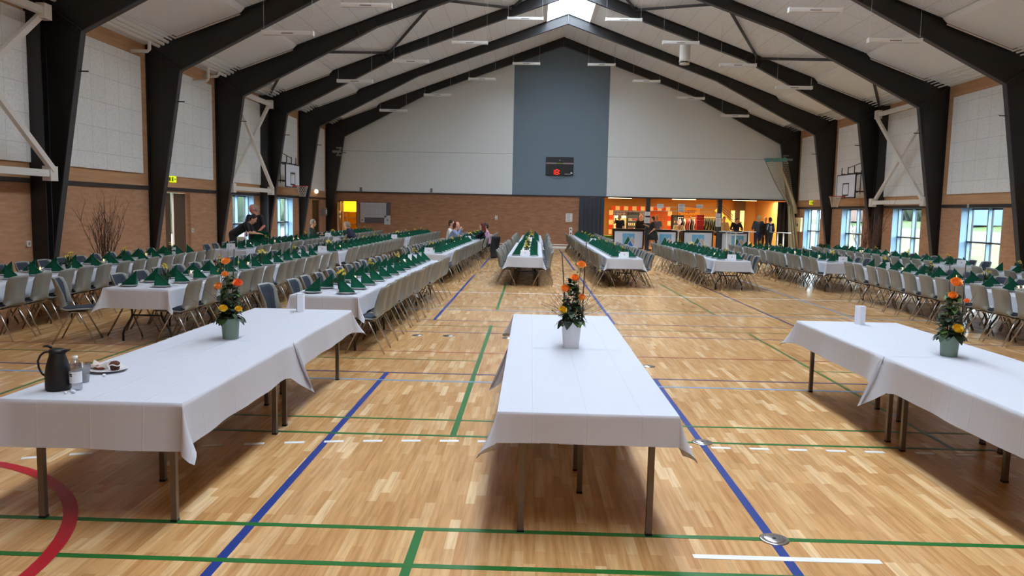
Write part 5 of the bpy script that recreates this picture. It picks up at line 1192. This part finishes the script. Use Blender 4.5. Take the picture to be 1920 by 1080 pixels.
# ---------------------------------------------------------------- hanging lamps
LM = [((642, 731, 10), 19.4, 'fourth', 'front'), ((495, 585, 62), 19.4, 'fifth', 'front'), ((1482, 1575, 19), 19.4, 'second', 'front'), ((1630, 1725, 76), 19.4, 'first', 'front')]
ROWS = [(19.4, 'front', [(642, 731, 10), (495, 585, 62), (1482, 1575, 19), (1630, 1725, 76)]),
        (27.9, 'middle', [(952, 1018, 35), (1137, 1202, 37), (848, 914, 80), (738, 803, 115), (632, 699, 152), (1243, 1310, 80), (1350, 1417, 122), (1454, 1523, 164)]),
        (36.5, 'rear', [(962, 1012, 119), (1103, 1153, 121), (879, 929, 148), (795, 846, 178), (712, 763, 207), (1186, 1238, 152), (1269, 1321, 184), (1352, 1404, 217)])]
def make_lamp():
    t = thing('hanging_lamp', 'x', 'hanging lamp')
    q = MB(); q.prism([(-.07, -.05), (.07, -.05), (.07, .0), (.045, .05), (-.045, .05), (-.07, 0)], 'x', -.62, .62); q.build('housing', 'lamp_white', t)
    q = MB(); q.box(-.14, .14, -.0725, -.07, -.03, .0); q.build('vent_grille', 'lamp_grille', t)
    q = MB()
    for s in (-1, 1): q.box(s*.62-.02, s*.62+.02, -.078, .078, -.06, .055)
    q.build('end_cap', 'lamp_white', t)
    q = MB(); q.tube([(-.58, 0, -.055), (.58, 0, -.055)], .014, 8); q.build('tube', 'card', t)
    regkids(t); return t
lamp0 = make_lamp(); usedl = False
for Y, rn_, L_ in ROWS:
    L_ = sorted(L_, key=lambda e: e[0])
    for i, (a, b, y) in enumerate(L_):
        p = at((a+b)/2, y, Y)
        if usedl: o = copy_tree(lamp0, p, R.uniform(-.05, .05))
        else: o = lamp0; o.location = p; usedl = True
        o['label'] = 'white hanging strip lamp, %s row, %s from the door wall' % (rn_, ORD[i+1]); o['group'] = 'white hanging strip lamps'
        for s in (-1, 1):
            q = MB(); x = p.x+s*.6; zt = roof(abs(x-XC))-.005; q.tube([(s*.6, 0, .05), (s*.6, 0, zt-p.z)], .004, 5); q.build('wire', 'lamp_white', o)
P = at(1284, 102, 30.5); t = thing('ceiling_vent', 'white round vent hanging under the ceiling beside the ridge', 'vent', P)
q = MB(); q.lathe([(.22, -.28), (.2, -.2), (.2, .9), (.001, .9)], 24); q.build('duct', 'white_paint', t)
q = MB(); q.lathe([(.001, -.29), (.17, -.28), (.17, -.27), (.001, -.26)], 24); q.build('opening', 'black', t)
q = MB(); q.lathe([(.001, -.40), (.19, -.38), (.2, -.36), (.18, -.34), (.001, -.34)], 24); q.tube([(0, 0, -.4), (0, 0, -.2)], .02, 6); q.build('disc', 'white_paint', t)
# ---------------------------------------------------------------- dried branch decorations
def bush(px, pybase, X, label, targets, seed, H=1.6, n=26, m='twig'):
    rr = random.Random(seed); P = onx(px, pybase, X); z0 = .35
    t = thing('branch_arrangement', label, 'branches', (P.x, P.y, 0))
    q = MB(); q.lathe([(.12, 0), (.14, .05), (.17, .4), (.18, .42), (.15, .42), (.001, .38)], 18); q.build('pot', 'charcoal', t)
    q = MB()
    def br(p, d, L, r, lv):
        pts = [p]; n_ = 5
        for j in range(n_): d = (d+Vector((rr.uniform(-.12, .12), rr.uniform(-.16, .16), rr.uniform(-.03, .1)))).normalized(); pts.append(pts[-1]+d*L/n_)
        q.tube(pts, [r*(1-.13*j) for j in range(n_+1)], 5)
        if lv > 0:
            for j in range(1, n_+1):
                for _ in range(2 if lv > 1 else 1):
                    if rr.random() < .75: e = (d+Vector((rr.uniform(-.5, .5), rr.uniform(-.8, .8), rr.uniform(0, .4)))).normalized(); br(pts[j], e, L*rr.uniform(.25, .5), r*.5, lv-1)
    for i in range(n):
        a = rr.uniform(0, 2*PI); el = rr.uniform(.0, 1.05); d = Vector((math.cos(a)*el*.35, math.sin(a)*el, 1)).normalized(); br(Vector((math.cos(a)*.05, math.sin(a)*.05, z0)), d, rr.uniform(.75, 1)*H, .009, 2 if i < 12 else 1)
    q.build('branches', m, t)
bush(196, 478, WL+.95, 'tall dried branches in a pot against the brick door wall', None, 4, 1.3, 22)
mat('twig_red', (110, 66, 44), .8); bush(1622, 470, WR-1.75, 'reddish dried branches in a pot beside the hoop frame on the window wall', None, 8, 1.6, 26, 'twig_red')
t = thing('green_plant', 'small bushy green plant at the foot of the hanging net', 'plant', (onz(1545, 490, 0).x, 33.5, 0)); t.location.x = at(1543, 460, 33.5).x
q = MB(); q.lathe([(.14, 0), (.17, .3), (.15, .3), (.001, .27)], 16); q.build('pot', 'charcoal', t)
q = MB(); rr = random.Random(2)
for i in range(160): a = rr.uniform(0, 2*PI); leafq(q, (.08*math.cos(a), .08*math.sin(a), .3+rr.uniform(0, .35)), (math.cos(a), math.sin(a), rr.uniform(.2, 1.5)), rr.uniform(.15, .3), .03, .6, rr.choice((0, 1)))
q.build('foliage', ['leaf', 'leaf_dark'], t, recalc=False)
